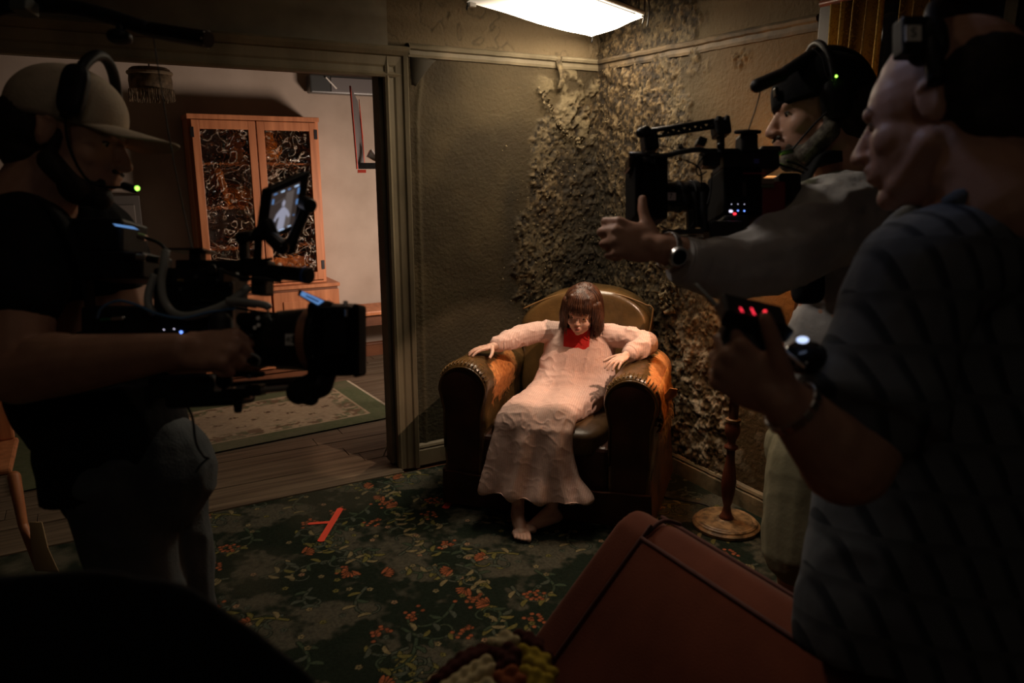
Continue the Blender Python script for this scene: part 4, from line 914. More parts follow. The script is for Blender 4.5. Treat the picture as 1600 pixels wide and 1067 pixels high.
for k, (a, c) in enumerate(((x0+.022, xm-.004), (xm+.004, x1-.022))):
    b = MB(); fwid = .052; z0, z1 = zf+.03, zt-.035
    b.b2((a, yf-.022, z0), (a+fwid, yf, z1)); b.b2((c-fwid, yf-.022, z0), (c, yf, z1)); b.b2((a+fwid, yf-.022, z0), (c-fwid, yf, z0+.062)); b.b2((a+fwid, yf-.022, z1-.062), (c-fwid, yf, z1))
    d = part('door', b, M['pinewood'], cab, bevel=.003)
    part('glass', MB().b2((a+fwid-.003, yf-.013, z0+.06), (c-fwid+.003, yf-.008, z1-.06)), glassm, d)
    hx = a+.004 if k == 0 else c-.004
    for z in (z0+.08, z1-.12): part('hinge', MB().b2((hx-.014, yf-.026, z), (hx+.010, yf-.020, z+.07)), M['dark'], d, bevel=.001)
    if k: part('escutcheon', MB().box((a+.02, yf-.024, 1.30), (.008, .003, .028)), M['dark'], d, bevel=.002)
b = MB(); b.b2((x0-.075, yf-.10, .70), (x1+.075, yb, .728)); part('counter', b, M['pinewood'], cab, bevel=.004)
b = MB(); b.b2((x0-.06, yf-.08, .06), (x1+.06, yb, .70)); b.b2((x0-.04, yf-.06, .0), (x1+.04, yb, .06)); part('base_carcass', b, M['pinedark'], cab, bevel=.002)
for k in range(2):
    a = x0-.045+k*.52; d = part('base_door', MB().b2((a, yf-.10, .10), (a+.505, yf-.08, .68)), M['pinewood'], cab, bevel=.004)
    part('raised_panel', MB().b2((a+.07, yf-.108, .17), (a+.435, yf-.098, .61)), M['pinewood'], d, bevel=.006)
    part('knob', MB().lathe([(.006, 0), (.006, .012), (.014, .018), (.012, .028)], (a+(.47 if k == 0 else .035), yf-.10, .42), 14, np.array([[1, 0, 0], [0, 0, 1], [0, -1, 0.]])), M['dark'], d)
am = mat('amber_ware', rough=.4, build=noisy((.42,.13,.015), (.75,.30,.05), 9, bump=.1))
def ware(name, prof, x, z, label, cat): one(name, MB().lathe(prof, (x, 5.95, z), 24), am, (x, 5.95, z), label, cat, smooth=True)
jug = [(.05, 0), (.085, .02), (.095, .08), (.085, .15), (.05, .19), (.055, .22)]
ware('jug', jug, 1.24, 1.638, 'large amber jug behind the right glass door, top shelf of the pine cupboard', 'jug')
ware('jug', [(r*.7, z*.95) for r, z in jug], 1.03, 1.638, 'narrower amber jug behind the left glass door, top shelf of the pine cupboard', 'jug')
ware('bowl', [(.04, 0), (.06, .01), (.11, .09), (.115, .13), (.108, .13), (.03, .03)], 1.02, 1.328, 'amber bowl beside the leaning board in the pine cupboard', 'bowl')
b = MB().box((.90, 5.92, 1.46), (.022, .06, .14), np.array([[math.cos(.22), 0, math.sin(.22)], [0, 1, 0], [-math.sin(.22), 0, math.cos(.22)]])); one('chopping_board', b, am, (.9, 5.92, 1.328), 'narrow orange board leaning behind the left glass door', 'board', bevel=.01)
b = MB().b2((1.20, 5.86, 1.028-.0), (1.48, 5.99, 1.028+.0)) ; b = MB().b2((1.17, 5.87, .742), (1.53, 6.0, .93)); one('drawer_box', b, am, (1.35, 5.93, .742), 'orange wooden box behind the right glass door at the bottom of the cupboard', 'box', bevel=.006)
# bench with reddish top
bn = thing('bench', (1.98, 5.87, 0), 'low reddish wooden bench beside the pine cupboard', 'bench')
part('seat', MB().b2((1.72, 5.68, .44), (2.6, 6.06, .475)), M['pinewood'], bn, bevel=.008)
part('apron', MB().b2((1.76, 5.72, .35), (2.56, 5.74, .44)), M['pinedark'], bn)
for x in (1.78, 2.52):
    for y in (5.74, 6.0): part('leg', MB().b2((x-.025, y-.025, 0), (x+.025, y+.025, .44)), M['pinedark'], bn, bevel=.004)
# red rimmed board hanging in the opening, tray and clamp
t = thing('red_edged_flag', (1.56, 4.6, 1.6), 'narrow grey board with bright red taped edges hanging in the doorway', 'board')
e1 = nrm(ray(547, 133)*1); A = [ony_ for ony_ in ()]
def onY(px, py, y): r = ray(px, py); return CAM+r*(y/r[1])
p1, p2, p3, p4_ = onY(547, 134, 4.6), onY(558, 264, 4.6), onY(571, 262, 4.72), onY(559, 158, 4.72)
b = MB().prism([p1, p2, p3, p4_], (0.004, .008, 0)); part('board', b, M['greyplate'], t)
part('red_edge', MB().tube([p1, (p1+p2)/2, p2], .0055, n=8), M['red'], t, smooth=True)
part('red_edge', MB().tube([onY(561, 155, 4.72), onY(565, 205, 4.72), onY(566, 222, 4.72), onY(569, 260, 4.72)], [.002, .008, .006], n=8), M['red'], t, smooth=True)
part('red_tab', MB().prism([onY(559, 265, 4.60), onY(572, 265, 4.60), onY(572, 270, 4.60), onY(559, 270, 4.60)], (0, .004, 0)), M['red'], t)
b = MB().b2(onY(559, 264, 4.62)+[0, 0, 0], onY(640, 258, 4.62)+[.0, .02, .014]); part('black_arm', b, M['black'], t); e_ = onY(640, 258, 4.62); part('stand_pole', MB().cyl([e_[0], 4.63, 0], [e_[0], 4.63, e_[2]+.1], .012, n=14), M['black'], t, smooth=False)
b = MB().box(onY(582, 243, 4.66), (.030, .012, .026), np.array([[math.cos(.5), 0, -math.sin(.5)], [0, 1, 0], [math.sin(.5), 0, math.cos(.5)]])); c_ = part('clamp', b, M['steel'], t, bevel=.004)
part('clamp_jaw', MB().cyl(onY(580, 234, 4.65), onY(590, 247, 4.65), .007, n=10), M['white'], t)
b = MB(); q0 = onY(480, 116, 6.05); q1 = onY(640, 146, 6.05)
b.b2((q0[0], 5.98, 2.165), (q0[0]+.95, 6.10, 2.30)); t = thing('wall_unit', (q0[0]+.4, 6.05, 2.16), 'long dark grey box fixed high on the far wall, top right of the doorway', 'box')
part('casing', b, mat('grey_glossy', (.07,.075,.075), .3), t, bevel=.012)
part('face_panel', MB().b2((q0[0]+.16, 5.972, 2.18), (q0[0]+.90, 5.982, 2.285)), M['greyplate'], t, bevel=.003)
part('white_bar', MB().cyl((q0[0]+.12, 5.965, 2.28), (q0[0]+.20, 5.965, 2.20), .006, n=8), M['white'], t)
# fringed pendant shade
pc = np.array([.415, 5.0, 1.99]); t = thing('pendant_shade', pc+[0, 0, .1], 'fringed woven hanging lampshade just right of the tan cap', 'lampshade')
part('shade', MB().lathe([(.115, .05), (.118, .10), (.110, .165), (.095, .175)], pc, 32), M['wicker'], t, smooth=True)
b = MB()
for k in range(110):
    a = k/110*6.283; r_ = .117+.004*random.random(); p = pc+[r_*math.cos(a), r_*math.sin(a), .055]; b.tube([p, p+[.004*random.uniform(-1, 1), .004*random.uniform(-1, 1), -.03], p+[.006*random.uniform(-1, 1), 0, -.055-.015*random.random()]], .0022, n=4, sub=1)
o = part('fringe', b, M['wicker'], t); o['kind'] = 'stuff'
part('band', MB().lathe([(.119, .135), (.124, .14), (.124, .150), (.119, .155)], pc, 32), mat('braid', (.35,.27,.17), .8), t)
part('flex', MB().cyl(pc+[0, 0, .17], [pc[0], pc[1], ZC], .004, n=8), M['rubber'], t)
# dim side of the next room
t = thing('panelled_screen', (.02, 5.6, 0), 'dim grey panelled cupboard behind the left camera operator', 'cupboard')
part('carcass', MB().b2((-.62, 5.7, 0), (.33, 6.1, 1.42)), mat('dim_grey_paint', (.10,.09,.08), .7), t, bevel=.004)
for k in range(4): part('panel', MB().b2((-.58+.225*k, 5.685, .1), (-.38+.225*k, 5.70, 1.36)), mat('grey_panel', (.14,.125,.11), .7), t, bevel=.006)
# cream rug with green border
rx, ry, rw, rd, ra = 1.66, 4.44, 2.15, 1.02, math.radians(5.5)
nu, nv = 270, 130; U_, V_ = np.meshgrid(np.linspace(0, rw, nu), np.linspace(0, rd, nv))
cream = np.array((.40,.32,.21)); green = np.array((.085,.11,.055)); brown = np.array((.14,.085,.05))
C = np.zeros((nv, nu, 3))+cream; C *= (.85+.3*fb2(U_*60, V_*60, 2, 8))[..., None]
ed = np.minimum(np.minimum(U_, rw-U_), np.minimum(V_, rd-V_)); gb = 1-sst(.145, .152, ed); C = mixc(C, green, gb*(.85+.15*fb2(U_*40, V_*40, 2, 9)))
inn = sst(.155, .17, ed)*(1-sst(.26, .30, ed)); C = mixc(C, brown, inn*sst(.50, .60, fb2(U_*26, V_*26, 3, 12))*.85); C = mixc(C, green*1.2, inn*sst(.55, .62, fb2(U_*30, V_*30, 2, 15))*.7)
fu = (U_/.235) ; fv = V_/.105; ctr = sst(.29, .30, ed)
row = np.floor(fv); fx = np.abs(((fu+.5*(row % 2)) % 1)-.5); fy = np.abs((fv % 1)-.5); C = mixc(C, brown*.7, ctr*(fx < .13)*(fy < .17)*sst(.35, .55, fb2(U_*90, V_*90, 2, 17))*.95)
C = mixc(C, brown, ctr*np.clip(1-np.abs(fx*1.6+fy*.9-.55)*14, 0, 1)*.35)
C = mixc(C, (.20,.16,.12), sst(.55, .75, fb2(U_*3, V_*3, 3, 19))*.3)
XX = rx-U_*math.cos(ra)-(-V_)*math.sin(ra)*0-V_*math.sin(ra)*(-1)*0; XX = rx-U_*math.cos(ra)+V_*math.sin(ra)*.2-.08*V_; YY = ry+(-U_*math.sin(ra)*.9)+V_*.96
o = colmesh('rug', XX, YY, .010+.001*fb2(U_*80, V_*80, 2, 4), C, M['rug'], None, None); tag(o, 'cream patterned rug with a wide green border on the floorboards of the next room', 'rug')
b = MB()
for k in range(150):
    v_ = rd*k/150; x = rx+v_*(math.sin(ra)*.2-.08); y = ry+v_*.96; b.tube([[x, y, .008], [x+.012, y+random.uniform(-.004, .004), .008], [x+.026, y+random.uniform(-.006, .006), .004]], .0016, n=4, sub=1)
f_ = part('fringe', b, mat('cream_thread', (.45,.38,.27), .9), o); f_['kind'] = 'stuff'
# small metal catch on the jamb threshold
b = MB(); q = np.array([1.325, 3.80, .03]); b.tube([q+[-.015, 0, -.02], q+[0, 0, .01], q+[.012, -.01, .05], q+[.006, -.012, .075]], [.006, .005, .0035]); one('metal_hook', b, M['steel'], q+[0, 0, -.028], 'small silvery metal hook at the foot of the door jamb', 'hook', smooth=True)
# draped chair, left edge
t = thing('side_chair', (-.33, 3.42, 0), 'pale wooden chair leg with cream cloth seen behind the left operator', 'chair')
pa, pb, pc2 = P(22, 745, 2.74), P(36, 820, 2.71), P(62, 884, 2.69)
part('leg', MB().chain([pa, pb, pc2], [.022, .016, .018]), M['pinewood'], t, smooth=True)
b = MB(); b.loft([np.array([P(x, y, d) for x, y, d in r_]) for r_ in ([(46, 815, 2.66), (66, 815, 2.65), (66, 815, 2.69), (46, 815, 2.70)], [(48, 855, 2.64), (76, 857, 2.63), (76, 857, 2.68), (48, 855, 2.69)], [(54, 892, 2.62), (93, 894, 2.60), (93, 894, 2.65), (54, 892, 2.67)])])
part('cloth', b, mat('cream_cloth', (.42,.30,.16), .9), t, smooth=True, bevel=.004)
part('seat', MB().b2((-.75, 3.3, .44), (-.36, 3.7, .47)), M['pinewood'], t, bevel=.01); part('leg', MB().chain([(-.72, 3.34, .44), (-.74, 3.32, .0)], [.02, .014]), M['pinewood'], t); part('leg', MB().chain([(-.72, 3.66, .44), (-.74, 3.68, .0)], [.02, .014]), M['pinewood'], t)
part('backrest', MB().b2((-.74, 3.66, .47), (-.37, 3.69, .80)), M['pinewood'], t, bevel=.01)

# ================================================================ rust sofa in the foreground
sf = thing('sofa', (1.05, .35, 0), 'rust brown velour sofa whose piped backrest fills the lower right foreground', 'sofa')
def prof(y, sc, pts): return np.array([[x, y, z] for x, z in pts])
fr = (.966, .822); fl_ = (.60, .456); n2_ = np.array([-.7071, .7071])      # front face leans back at 45 degrees
def bk(off_in, top):
    return [(fl_[0]+n2_[0]*off_in, fl_[1]+n2_[1]*off_in), (fr[0]+n2_[0]*off_in-.01, fr[1]+n2_[1]*off_in-.01), (fr[0]+.006, fr[1]+.012), (fr[0]+.05, fr[1]+.030), (fr[0]+.085, fr[1]+.012), (fr[0]+.10, fr[1]-.05), (fr[0]+.0, .10), (fr[0]-.22, .10), (fl_[0]+.10, fl_[1]-.12)]
b = MB().loft([prof(y, 1, bk(.012, 0)) for y in (1.128, 1.12, .9, .4, -.1, -.6)]); fuse('backrest', b, M['sofa'], sf, .009, 6, .5)
b = MB().loft([np.array([[x-.004, y, z-.004] for x, z in bk(.004, 0)]) for y in (1.225, 1.128)]); fuse('backrest_end', b, M['sofa'], sf, .007, 14, .6)
pw = lambda y: [(fl_[0]-.009, y, fl_[1]+.009), (fr[0]-.014, y, fr[1]+.001), (fr[0]+.006, y, fr[1]+.014), (fr[0]+.05, y, fr[1]+.033), (fr[0]+.10, y, fr[1]+.012)]
part('piping', MB().tube([np.array(q) for q in pw(1.130)], .0045, sub=3), M['piping'], sf, smooth=True)
part('piping', MB().tube([np.array([fr[0]-.009, y, fr[1]+.008]) for y in (1.13, .6, 0, -.6)], .0045, sub=1), M['piping'], sf, smooth=True)
part('piping', MB().tube([np.array([fr[0]+.108, y, fr[1]-.002]) for y in (1.2, .6, 0, -.6)], .0045, sub=1), M['piping'], sf, smooth=True)
part('seat', MB().b2((.10, -.6, .20), (.80, 1.12, .42)), M['sofa'], sf, bevel=.04)
part('arm', MB().b2((.10, 1.12, .10), (.72, 1.24, .56)), M['sofa'], sf, bevel=.05)
part('skirt', MB().b2((.12, -.6, .03), (1.02, 1.2, .14)), M['sofa'], sf, bevel=.01)
# crocheted blanket of coloured squares over the sofa arm
bl = thing('crochet_blanket', (.60, 1.0, .6), 'crocheted blanket of cream, dark brown and mustard squares thrown on the sofa arm', 'blanket')
cm = {k: mat('wool_'+k, c, .95, spec=.1) for k, c in dict(cream=(.52,.43,.24), brown=(.055,.014,.01), mustard=(.40,.29,.035), rust=(.26,.075,.03)).items()}
def knit(name, quad, cols, m):
    """quad = 4 corner points; little bobbles in rows"""
    a, b_, c, d = [np.array(q) for q in quad]; nn = nrm(np.cross(b_-a, d-a)); nn = nn if nn[2] > 0 else -nn; nu_ = max(2, int(np.linalg.norm(b_-a)/.016)); nv_ = max(2, int(np.linalg.norm(d-a)/.016)); mb = MB()
    for j in range(nv_):
        for i in range(nu_):
            u, v = (i+.5*(j % 2)+.25)/nu_, (j+.5)/nv_; p = (a*(1-u)+b_*u)*(1-v)+(d*(1-u)+c*u)*v
            p = p+nn*(.006*math.sin(u*3.1)+.004*random.random()); mb.ell(p, (.0105, .0105, .008), n=8, m=6)
    mb.prism([a, b_, c, d], -nn*.006)
    fuse(name, mb, m, bl, .0035, 2, .5)
BQ = lambda px, py, d: P(px, py, d)
g = lambda i, j: BQ(*GR[j][i])
GR = [[(640, 1120, 1.02), (775, 1010, 1.10), (800, 985, 1.12), (838, 1002, 1.10)],
      [(680, 1085, 1.02), (760, 1040, 1.07), (815, 1020, 1.08), (860, 1032, 1.06)],
      [(700, 1120, .98), (778, 1062, 1.02), (822, 1050, 1.03), (866, 1066, 1.01)],
      [(700, 1170, .93), (780, 1120, .96), (830, 1110, .97), (880, 1130, .96)]]
names = [['brown', 'cream', 'brown'], ['cream', 'cream', 'mustard'], ['cream', 'rust', 'mustard']]
GR[0][0] = (655, 1080, 1.05); GR[0][1] = (762, 1004, 1.11); GR[0][2] = (805, 985, 1.12); GR[0][3] = (846, 1012, 1.09)
GR[1] = [(690, 1072, 1.03), (772, 1022, 1.085), (812, 1008, 1.085), (864, 1036, 1.05)]
GR[2] = [(700, 1100, .99), (775, 1056, 1.03), (815, 1040, 1.04), (868, 1066, 1.01)]
names[0] = ['brown', 'cream', 'brown']; names[1] = ['cream', 'brown', 'mustard']; names[2] = ['cream', 'rust', 'mustard']
for j in range(3):
    for i in range(3): knit('square', [g(i, j), g(i+1, j), g(i+1, j+1), g(i, j+1)], None, cm[names[j][i]])
def text(name, s, size, loc, ax, m, par, depth=.0004):
    cu = bpy.data.curves.new(name, 'FONT'); cu.body = s; cu.size = size; cu.extrude = depth; cu.align_x = 'CENTER'; cu.align_y = 'CENTER'
    t = bpy.data.objects.new('t', cu); COL.objects.link(t); dg = bpy.context.evaluated_depsgraph_get(); dg.update()
    me = bpy.data.meshes.new_from_object(t.evaluated_get(dg)); bpy.data.objects.remove(t)
    n = len(me.vertices); v = np.empty(n*3); me.vertices.foreach_get('co', v); v = v.reshape(-1, 3)@np.array(ax)+np.array(loc)-org(par)
    me.vertices.foreach_set('co', v.ravel()); me.update(); me.name = name; return put(name, me, m, par, False)
FACE = np.array([RT, UP, -FW])          # rows for text facing the camera side
def capdome(h, r=(.114, .093, .108), c=(-.012, 0, .040), floor=.015, n=40, m=18):
    """cloth crown of a cap: dome with its lower rim turned in"""
    V = []; F = []
    for j in range(m+1):
        p = math.pi/2*j/m
        for i in range(n):
            t = 2*math.pi*i/n; x = c[0]+r[0]*math.sin(p)*math.cos(t); y = r[1]*math.sin(p)*math.sin(t); z = c[2]+r[2]*math.cos(p)**.92 if p < math.pi/2 else c[2]
            V.append(h.p(x, y, z))
    for k, (s_, dz) in enumerate(((1.0, -.016), (.96, -.026), (.90, -.016))):
        for i in range(n): t = 2*math.pi*i/n; V.append(h.p(c[0]+r[0]*s_*math.cos(t), r[1]*s_*math.sin(t), c[2]+dz))
    for j in range(m+3): F += [(j*n+i, (j+1)*n+i, (j+1)*n+(i+1) % n, j*n+(i+1) % n) for i in range(n)]
    return MB().add(V, F)
def brim(h, x0=.085, ln=.095, w_=.080, z0=.028, drop=.020, back=False, pitch=0):
    V = []; F = []; n = 16; m = 8; sg = -1 if back else 1
    for j in range(m+1):
        for i in range(n+1):
            t = -1+2*i/n; a = t*1.25; rad = j/m; y = w_*math.sin(a)*(1-.06*rad); x = x0*math.cos(a*.75)+ln*rad*math.cos(a*.9)**.8
            z = z0-.018*(y/.07)**2-drop*rad+pitch*rad; V.append(h.p(sg*x, y, z))
    F = [(j*(n+1)+i, j*(n+1)+i+1, (j+1)*(n+1)+i+1, (j+1)*(n+1)+i) for j in range(m) for i in range(n)]
    return MB().add(V, F)
def stubble(h, b, amt=.004):
    e = h.e
    e(b, (.040, 0, -.088), (.044+amt, .048+amt, .033+amt)); e(b, (.076, 0, -.104), (.020+amt, .021+amt, .018+amt)); e(b, (.076, 0, -.070), (.0225, .031, .019))
    for q in (-1, 1): h.c2(b, (.006, .066*q, -.060), (.052, .044*q, -.100), .017+amt, .015+amt); h.c2(b, (.010, .070*q, -.01), (.008, .068*q, -.055), .010)
    h.c2(b, (.101, -.020, -.050), (.101, .020, -.050), .0055); return b
# ---------------------------------------------------------------- left camera operator
A = thing('person', P(180, 1060, 1.55)*[1, 1, 0], 'bearded person in tan cap and black T-shirt leaning over the left film camera', 'person')
HA = Head(P(108, 214, 1.43), RT+FW*.12-UP*.19, UP+RT*.12, 1.0)
b = MB(); HA.build(b, neck=(-.055, 0, -.15), nr=.062)
nb = P(55, 345, 1.46); b.cap(HA.p(-.03, 0, -.09), nb, .058, .075)
sA, eA, wA = P(38, 370, 1.34), P(28, 585, 1.27), P(278, 548, 1.20)
b.cap(nb, sA, .065, .06); b.chain([sA, eA], [.062, .050]); b.chain([eA, eA*.62+wA*.38+UP*.004, wA], [.052, .050, .029]); b.ell(eA*.75+wA*.25+UP*.012, (.07, .045, .05), CX)
hand(b, wA, RT*.98+UP*.05-FW*.05, -FW*.72+UP*.62, 1, .185, curls=[(62, 92, 60), (66, 95, 60), (70, 95, 60), (74, 95, 60)], spread=2, thumb=(.75, .35, -.5), tcurl=25)
sA2 = P(150, 395, 1.66); b.cap(nb, sA2, .065, .06); eA2 = P(150, 560, 1.68); wA2 = P(330, 560, 1.52); b.chain([sA2, eA2, wA2], [.060, .045, .029])
hand(b, wA2, RT, FW, -1, .185, curls=[(40, 85, 60)]*4, spread=2)
tA = P(120, 520, 1.55); b.ell(tA, (.16, .11, .24), CX)
fuse('body', b, M['skin'], A, .0042, 3, .5)
HA.eyes(A, .4)
fuse('beard', stubble(HA, MB()), M['hairdark'], A, .004, 2, .4)
b = MB(); HA.e(b, (-.040, 0, .012), (.092, .084, .080)); HA.e(b, (-.055, 0, -.045), (.060, .068, .050)); fuse('hair', b, M['hairdark'], A, .005, 2, .5)
c_ = part('cap_crown', capdome(HA, (.110, .090, .094)), M['tanlinen'], A, smooth=True)
bo = part('cap_brim', brim(HA, .088, .112, .076, .034, .010), M['tanlinen'], c_, smooth=True); bo.modifiers.new('t', 'SOLIDIFY').thickness = .004
part('cap_button', MB().ell(HA.p(-.012, 0, .134), .008), M['tanlinen'], c_, smooth=True)
b = MB()
b.ell(P(110, 440, 1.56), (.165, .13, .20), CX); b.ell(P(140, 590, 1.56), (.165, .13, .20), CX); b.ell(P(185, 715, 1.56), (.155, .125, .15), CX); b.cap(nb+UP*-.035, sA-UP*.005, .078, .078); b.cap(nb+UP*-.035, sA2, .078, .075)
b.chain([sA, sA+(eA-sA)*.42], [.078, .074]); b.chain([sA2, sA2+(eA2-sA2)*.45], [.074, .072])
b.cyl(P(165, 610, 1.56), P(190, 765, 1.56), .14, .155, 30)
def hemcut(v, n): return wrinkle(.007, 9, 5)(v, n)
fuse('t_shirt', b, M['blackcloth'], A, .006, 3, .5, fn=hemcut)
b = MB(); hpl, hpr = P(175, 740, 1.50), P(250, 740, 1.62); kl, kr = hpl-[0, 0, .44]+RT*.05, hpr-[0, 0, .44]+RT*.02; fl2, fr2 = kl*[1, 1, 0]+[0, 0, .06]-RT*.02, kr*[1, 1, 0]+[0, 0, .06]-RT*.02
b.ell((hpl+hpr)/2, (.16, .13, .14), CX); b.chain([hpl, kl, fl2], [.098, .075, .062]); b.chain([hpr, kr, fr2], [.098, .075, .062])
fuse('jeans', b, M['denim'], A, .007, 3, .5, fn=wrinkle(.008, 8, 11))
for f_ in (fl2, fr2):
    q = f_*[1, 1, 0]+[0, 0, .010]; b = MB(); b.chain([q+[0, 0, .045]-RT*.03, q+[0, 0, .045]+RT*.10, q+[0, 0, .035]+RT*.17], [.044, .042, .030]); b.prism([q+RT*x_+FW*y_+[0, 0, 0] for x_, y_ in ((-.07, -.035), (.16, -.045), (.2, 0), (.16, .045), (-.07, .035))], (0, 0, .025)); fuse('shoe', b, M['black'], A, .006, 2)
# headset
t = thing('headset', HA.p(0, 0, .15), 'black headset over the tan cap with a mic tip glowing green', 'headset')
b = MB(); b.tube([HA.p(.036, -.100*math.cos(a), .035+.128*math.sin(a)) for a in np.linspace(-.15, math.pi+.15, 14)], .0105, n=10, sub=3); part('headband', b, M['black'], t, smooth=True)
b = MB().add(*sq_ell(HA.p(.040, -.099, .068), (.024, .015, .047), HA.A, 3.2)); part('ear_pad', b, M['black'], t, smooth=True)
part('logo_disc', MB().cyl(HA.p(.040, -.113, .078), HA.p(.040, -.1155, .078), .006, n=16), M['dark'], t)
b = MB(); mp = P(205, 293, 1.36); b.tube([HA.p(.03, -.098, .04), HA.p(.045, -.088, -.03), HA.p(.085, -.070, -.085), mp-RT*.01], .0025); part('mic_boom', b, M['black'], t, smooth=True)
part('mic_tip', MB().cap(mp-RT*.012+UP*.003, mp+RT*.006-UP*.003, .0075), M['rubber'], t, smooth=True); part('green_light', MB().ell(mp+RT*.0125-UP*.002-FW*.003, .0042), M['led_green'], t, smooth=True)
# support vest and overhead arm
t = thing('camera_vest', P(40, 560, 1.6), 'black support vest straps on the left operator with the overhead boom arm', 'vest')
for k, (ax_, dd) in enumerate(((0, -.03), (1, .10))):
    b = MB(); p = [P(40, 560, 1.70), P(22, 350, 1.62), P(52, 318, 1.40+dd), P(95, 345, 1.36+dd), P(132, 420, 1.38+dd), P(150, 560, 1.39+dd)]
    p = spline(np.array(p), 6); b.loft([np.array([q-FW*.018-UP*.006, q+FW*.018-UP*.006, q+FW*.018+UP*.008, q-FW*.018+UP*.008]) for q in p]); part('strap', b, M['blackcloth'], t, smooth=True)
b = MB(); b.tube([P(-60, 500, 1.72), P(-75, 150, 1.6), P(-30, 25, 1.52), P(100, 10, 1.45), P(240, 48, 1.41)], [.020, .020, .018, .015, .0135], n=12, sub=6); part('boom_arm', b, M['black'], t, smooth=True)
b = MB(); e0 = P(236, 47, 1.405); e1_ = P(326, 62, 1.36); d_ = nrm(e1_-e0); b.cyl(e0, e1_-d_*.008, .0150, n=24); tip = part('boom_tip', b, M['blackmetal'], t, smooth=False, bevel=.002)
b = MB(); b.cyl(e1_-d_*.007, e1_, .0155, .0145, 24); part('tip_ring', b, M['dark'], tip)
for k in range(7): a = k*.9; s_ = nrm(np.cross(d_, [0, 0, 1])); u_ = np.cross(s_, d_); part('stud', MB().ell(e1_-d_*.003+(s_*math.cos(a)+u_*math.sin(a))*.0142, .0018, n=8, m=6), M['steel'], tip, smooth=True)
b = MB().add(*sq_ell(P(187, 58, 1.41), (.022, .02, .013), CX, 2.4)); part('adjuster_knob', b, M['black'], t, smooth=True); part('knob_stem', MB().cyl(P(189, 40, 1.42), P(189, 58, 1.41), .009, n=12), M['black'], t)
b = MB().box(P(38, 10, 1.43), (.016, .022, .014), CX); part('grey_sleeve', b, mat('grey_sleeve', (.09,.10,.09), .6), t, bevel=.003)
one('suspension_cord', MB().tube([P(240, 60, 1.39), P(262, 200, 1.38), P(285, 320, 1.37), P(302, 396, 1.34)], .0013, n=6), M['rubber'], P(302, 396, 1.34), 'thin dark cord hanging from the overhead boom arm to the left camera', 'cord', smooth=True)

# ---------------------------------------------------------------- right camera operator
B_ = thing('person', P(1260, 1060, 1.95)*[1, 1, 0], 'grey-bearded person in a black cap and pale linen shirt aiming the right film camera', 'person')
HB = Head(P(1280, 176, 1.74), -RT+FW*.06-UP*.10, UP, 1.03)
b = MB(); HB.build(b, neck=(-.055, 0, -.15), nr=.062); nb = P(1330, 305, 1.78)
b.cap(HB.p(-.03, 0, -.09), nb, .058, .075); sB, eB, wB = P(1335, 330, 1.66), P(1150, 415, 1.55), P(1030, 388, 1.46)
b.cap(nb, sB, .065, .06); b.chain([sB, eB, wB], [.058, .046, .029])
hand(b, wB, -RT*.9+UP*.22-FW*.12, -FW*.85+RT*.1+UP*.15, -1, .19, tl=.72, curls=[(48, 70, 45), (54, 76, 50), (60, 80, 50), (64, 84, 50)], spread=4, thumb=(.55, .85, -.1), tcurl=-10)
sB2 = P(1400, 340, 2.1); eB2 = P(1300, 440, 2.15); wB2 = P(1180, 380, 1.95); b.chain([nb, sB2, eB2, wB2], [.065, .055, .045, .029]); hand(b, wB2, -RT, FW, 1, .185, curls=[(40, 85, 60)]*4)
b.ell(P(1330, 520, 1.86), (.13, .11, .26), CX)
hb, kb1, kb2 = P(1290, 720, 1.88), P(1250, 840, 1.80), P(1300, 840, 2.0); fb1, fb2_ = kb1*[1, 1, 0]+[0, 0, .09]+RT*.06, kb2*[1, 1, 0]+[0, 0, .09]+RT*.08
b.chain([hb, kb1, fb1], [.11, .058, .038]); b.chain([hb, kb2, fb2_], [.11, .058, .038])
fuse('body', b, M['skin'], B_, .0042, 3, .5); HB.eyes(B_, .35)
fuse('beard', stubble(HB, MB(), .005), M['beardgrey'], B_, .004, 2, .4)
b = MB(); HB.e(b, (-.045, 0, .004), (.092, .083, .085)); HB.e(b, (-.05, 0, -.055), (.06, .066, .05)); fuse('hair', b, M['hairdark'], B_, .005, 2)
c_ = part('cap_crown', capdome(HB, (.112, .092, .092), (-.010, 0, .040)), M['blackcloth'], B_, smooth=True)
bo = part('cap_brim', brim(HB, .100, .050, .074, .030, .02, back=True), M['blackcloth'], c_, smooth=True); bo.modifiers.new('t', 'SOLIDIFY').thickness = .008
part('cap_buckle', MB().box(HB.p(.102, .034, .047), (.004, .010, .010), HB.A), M['dark'], c_, bevel=.002)
b = MB(); b.ell(P(1345, 400, 1.84), (.175, .14, .20), CX); b.ell(P(1330, 540, 1.88), (.165, .135, .22), CX); b.cyl(P(1320, 560, 1.90), P(1310, 690, 1.90), .145, .155, 28)
b.chain([P(1345, 335, 1.70), P(1285, 350, 1.64), P(1205, 398, 1.575), P(1145, 420, 1.54), P(1080, 411, 1.495)], [.105, .100, .084, .066, .050]); b.cap(nb-UP*.02, sB2, .075, .08); b.chain([sB2, eB2, eB2*.5+wB2*.5], [.078, .065, .05])
def linenfn(v, n):
    f = 1-np.abs(fb3(v*np.array([1, 1, 1.3]), 9, 2, 21))*2.2; g_ = 1-np.abs(fb3(v, 22, 2, 24))*2.0; return v+n*(.010*(f-.4)+.003*(g_-.4))[:, None]
fuse('linen_shirt', b, M['linen'], B_, .006, 3, .5, fn=linenfn)
q0, q1 = P(1088, 414, 1.50), P(1064, 407, 1.485); b = MB(); a_ = nrm(q1-q0); b.cyl(q0, q1, .052, .049, 28); b.cyl(q1, q1+a_*.006, .049, .044, 28); part('rolled_cuff', b, M['linen'], B_, smooth=True, bevel=.003)
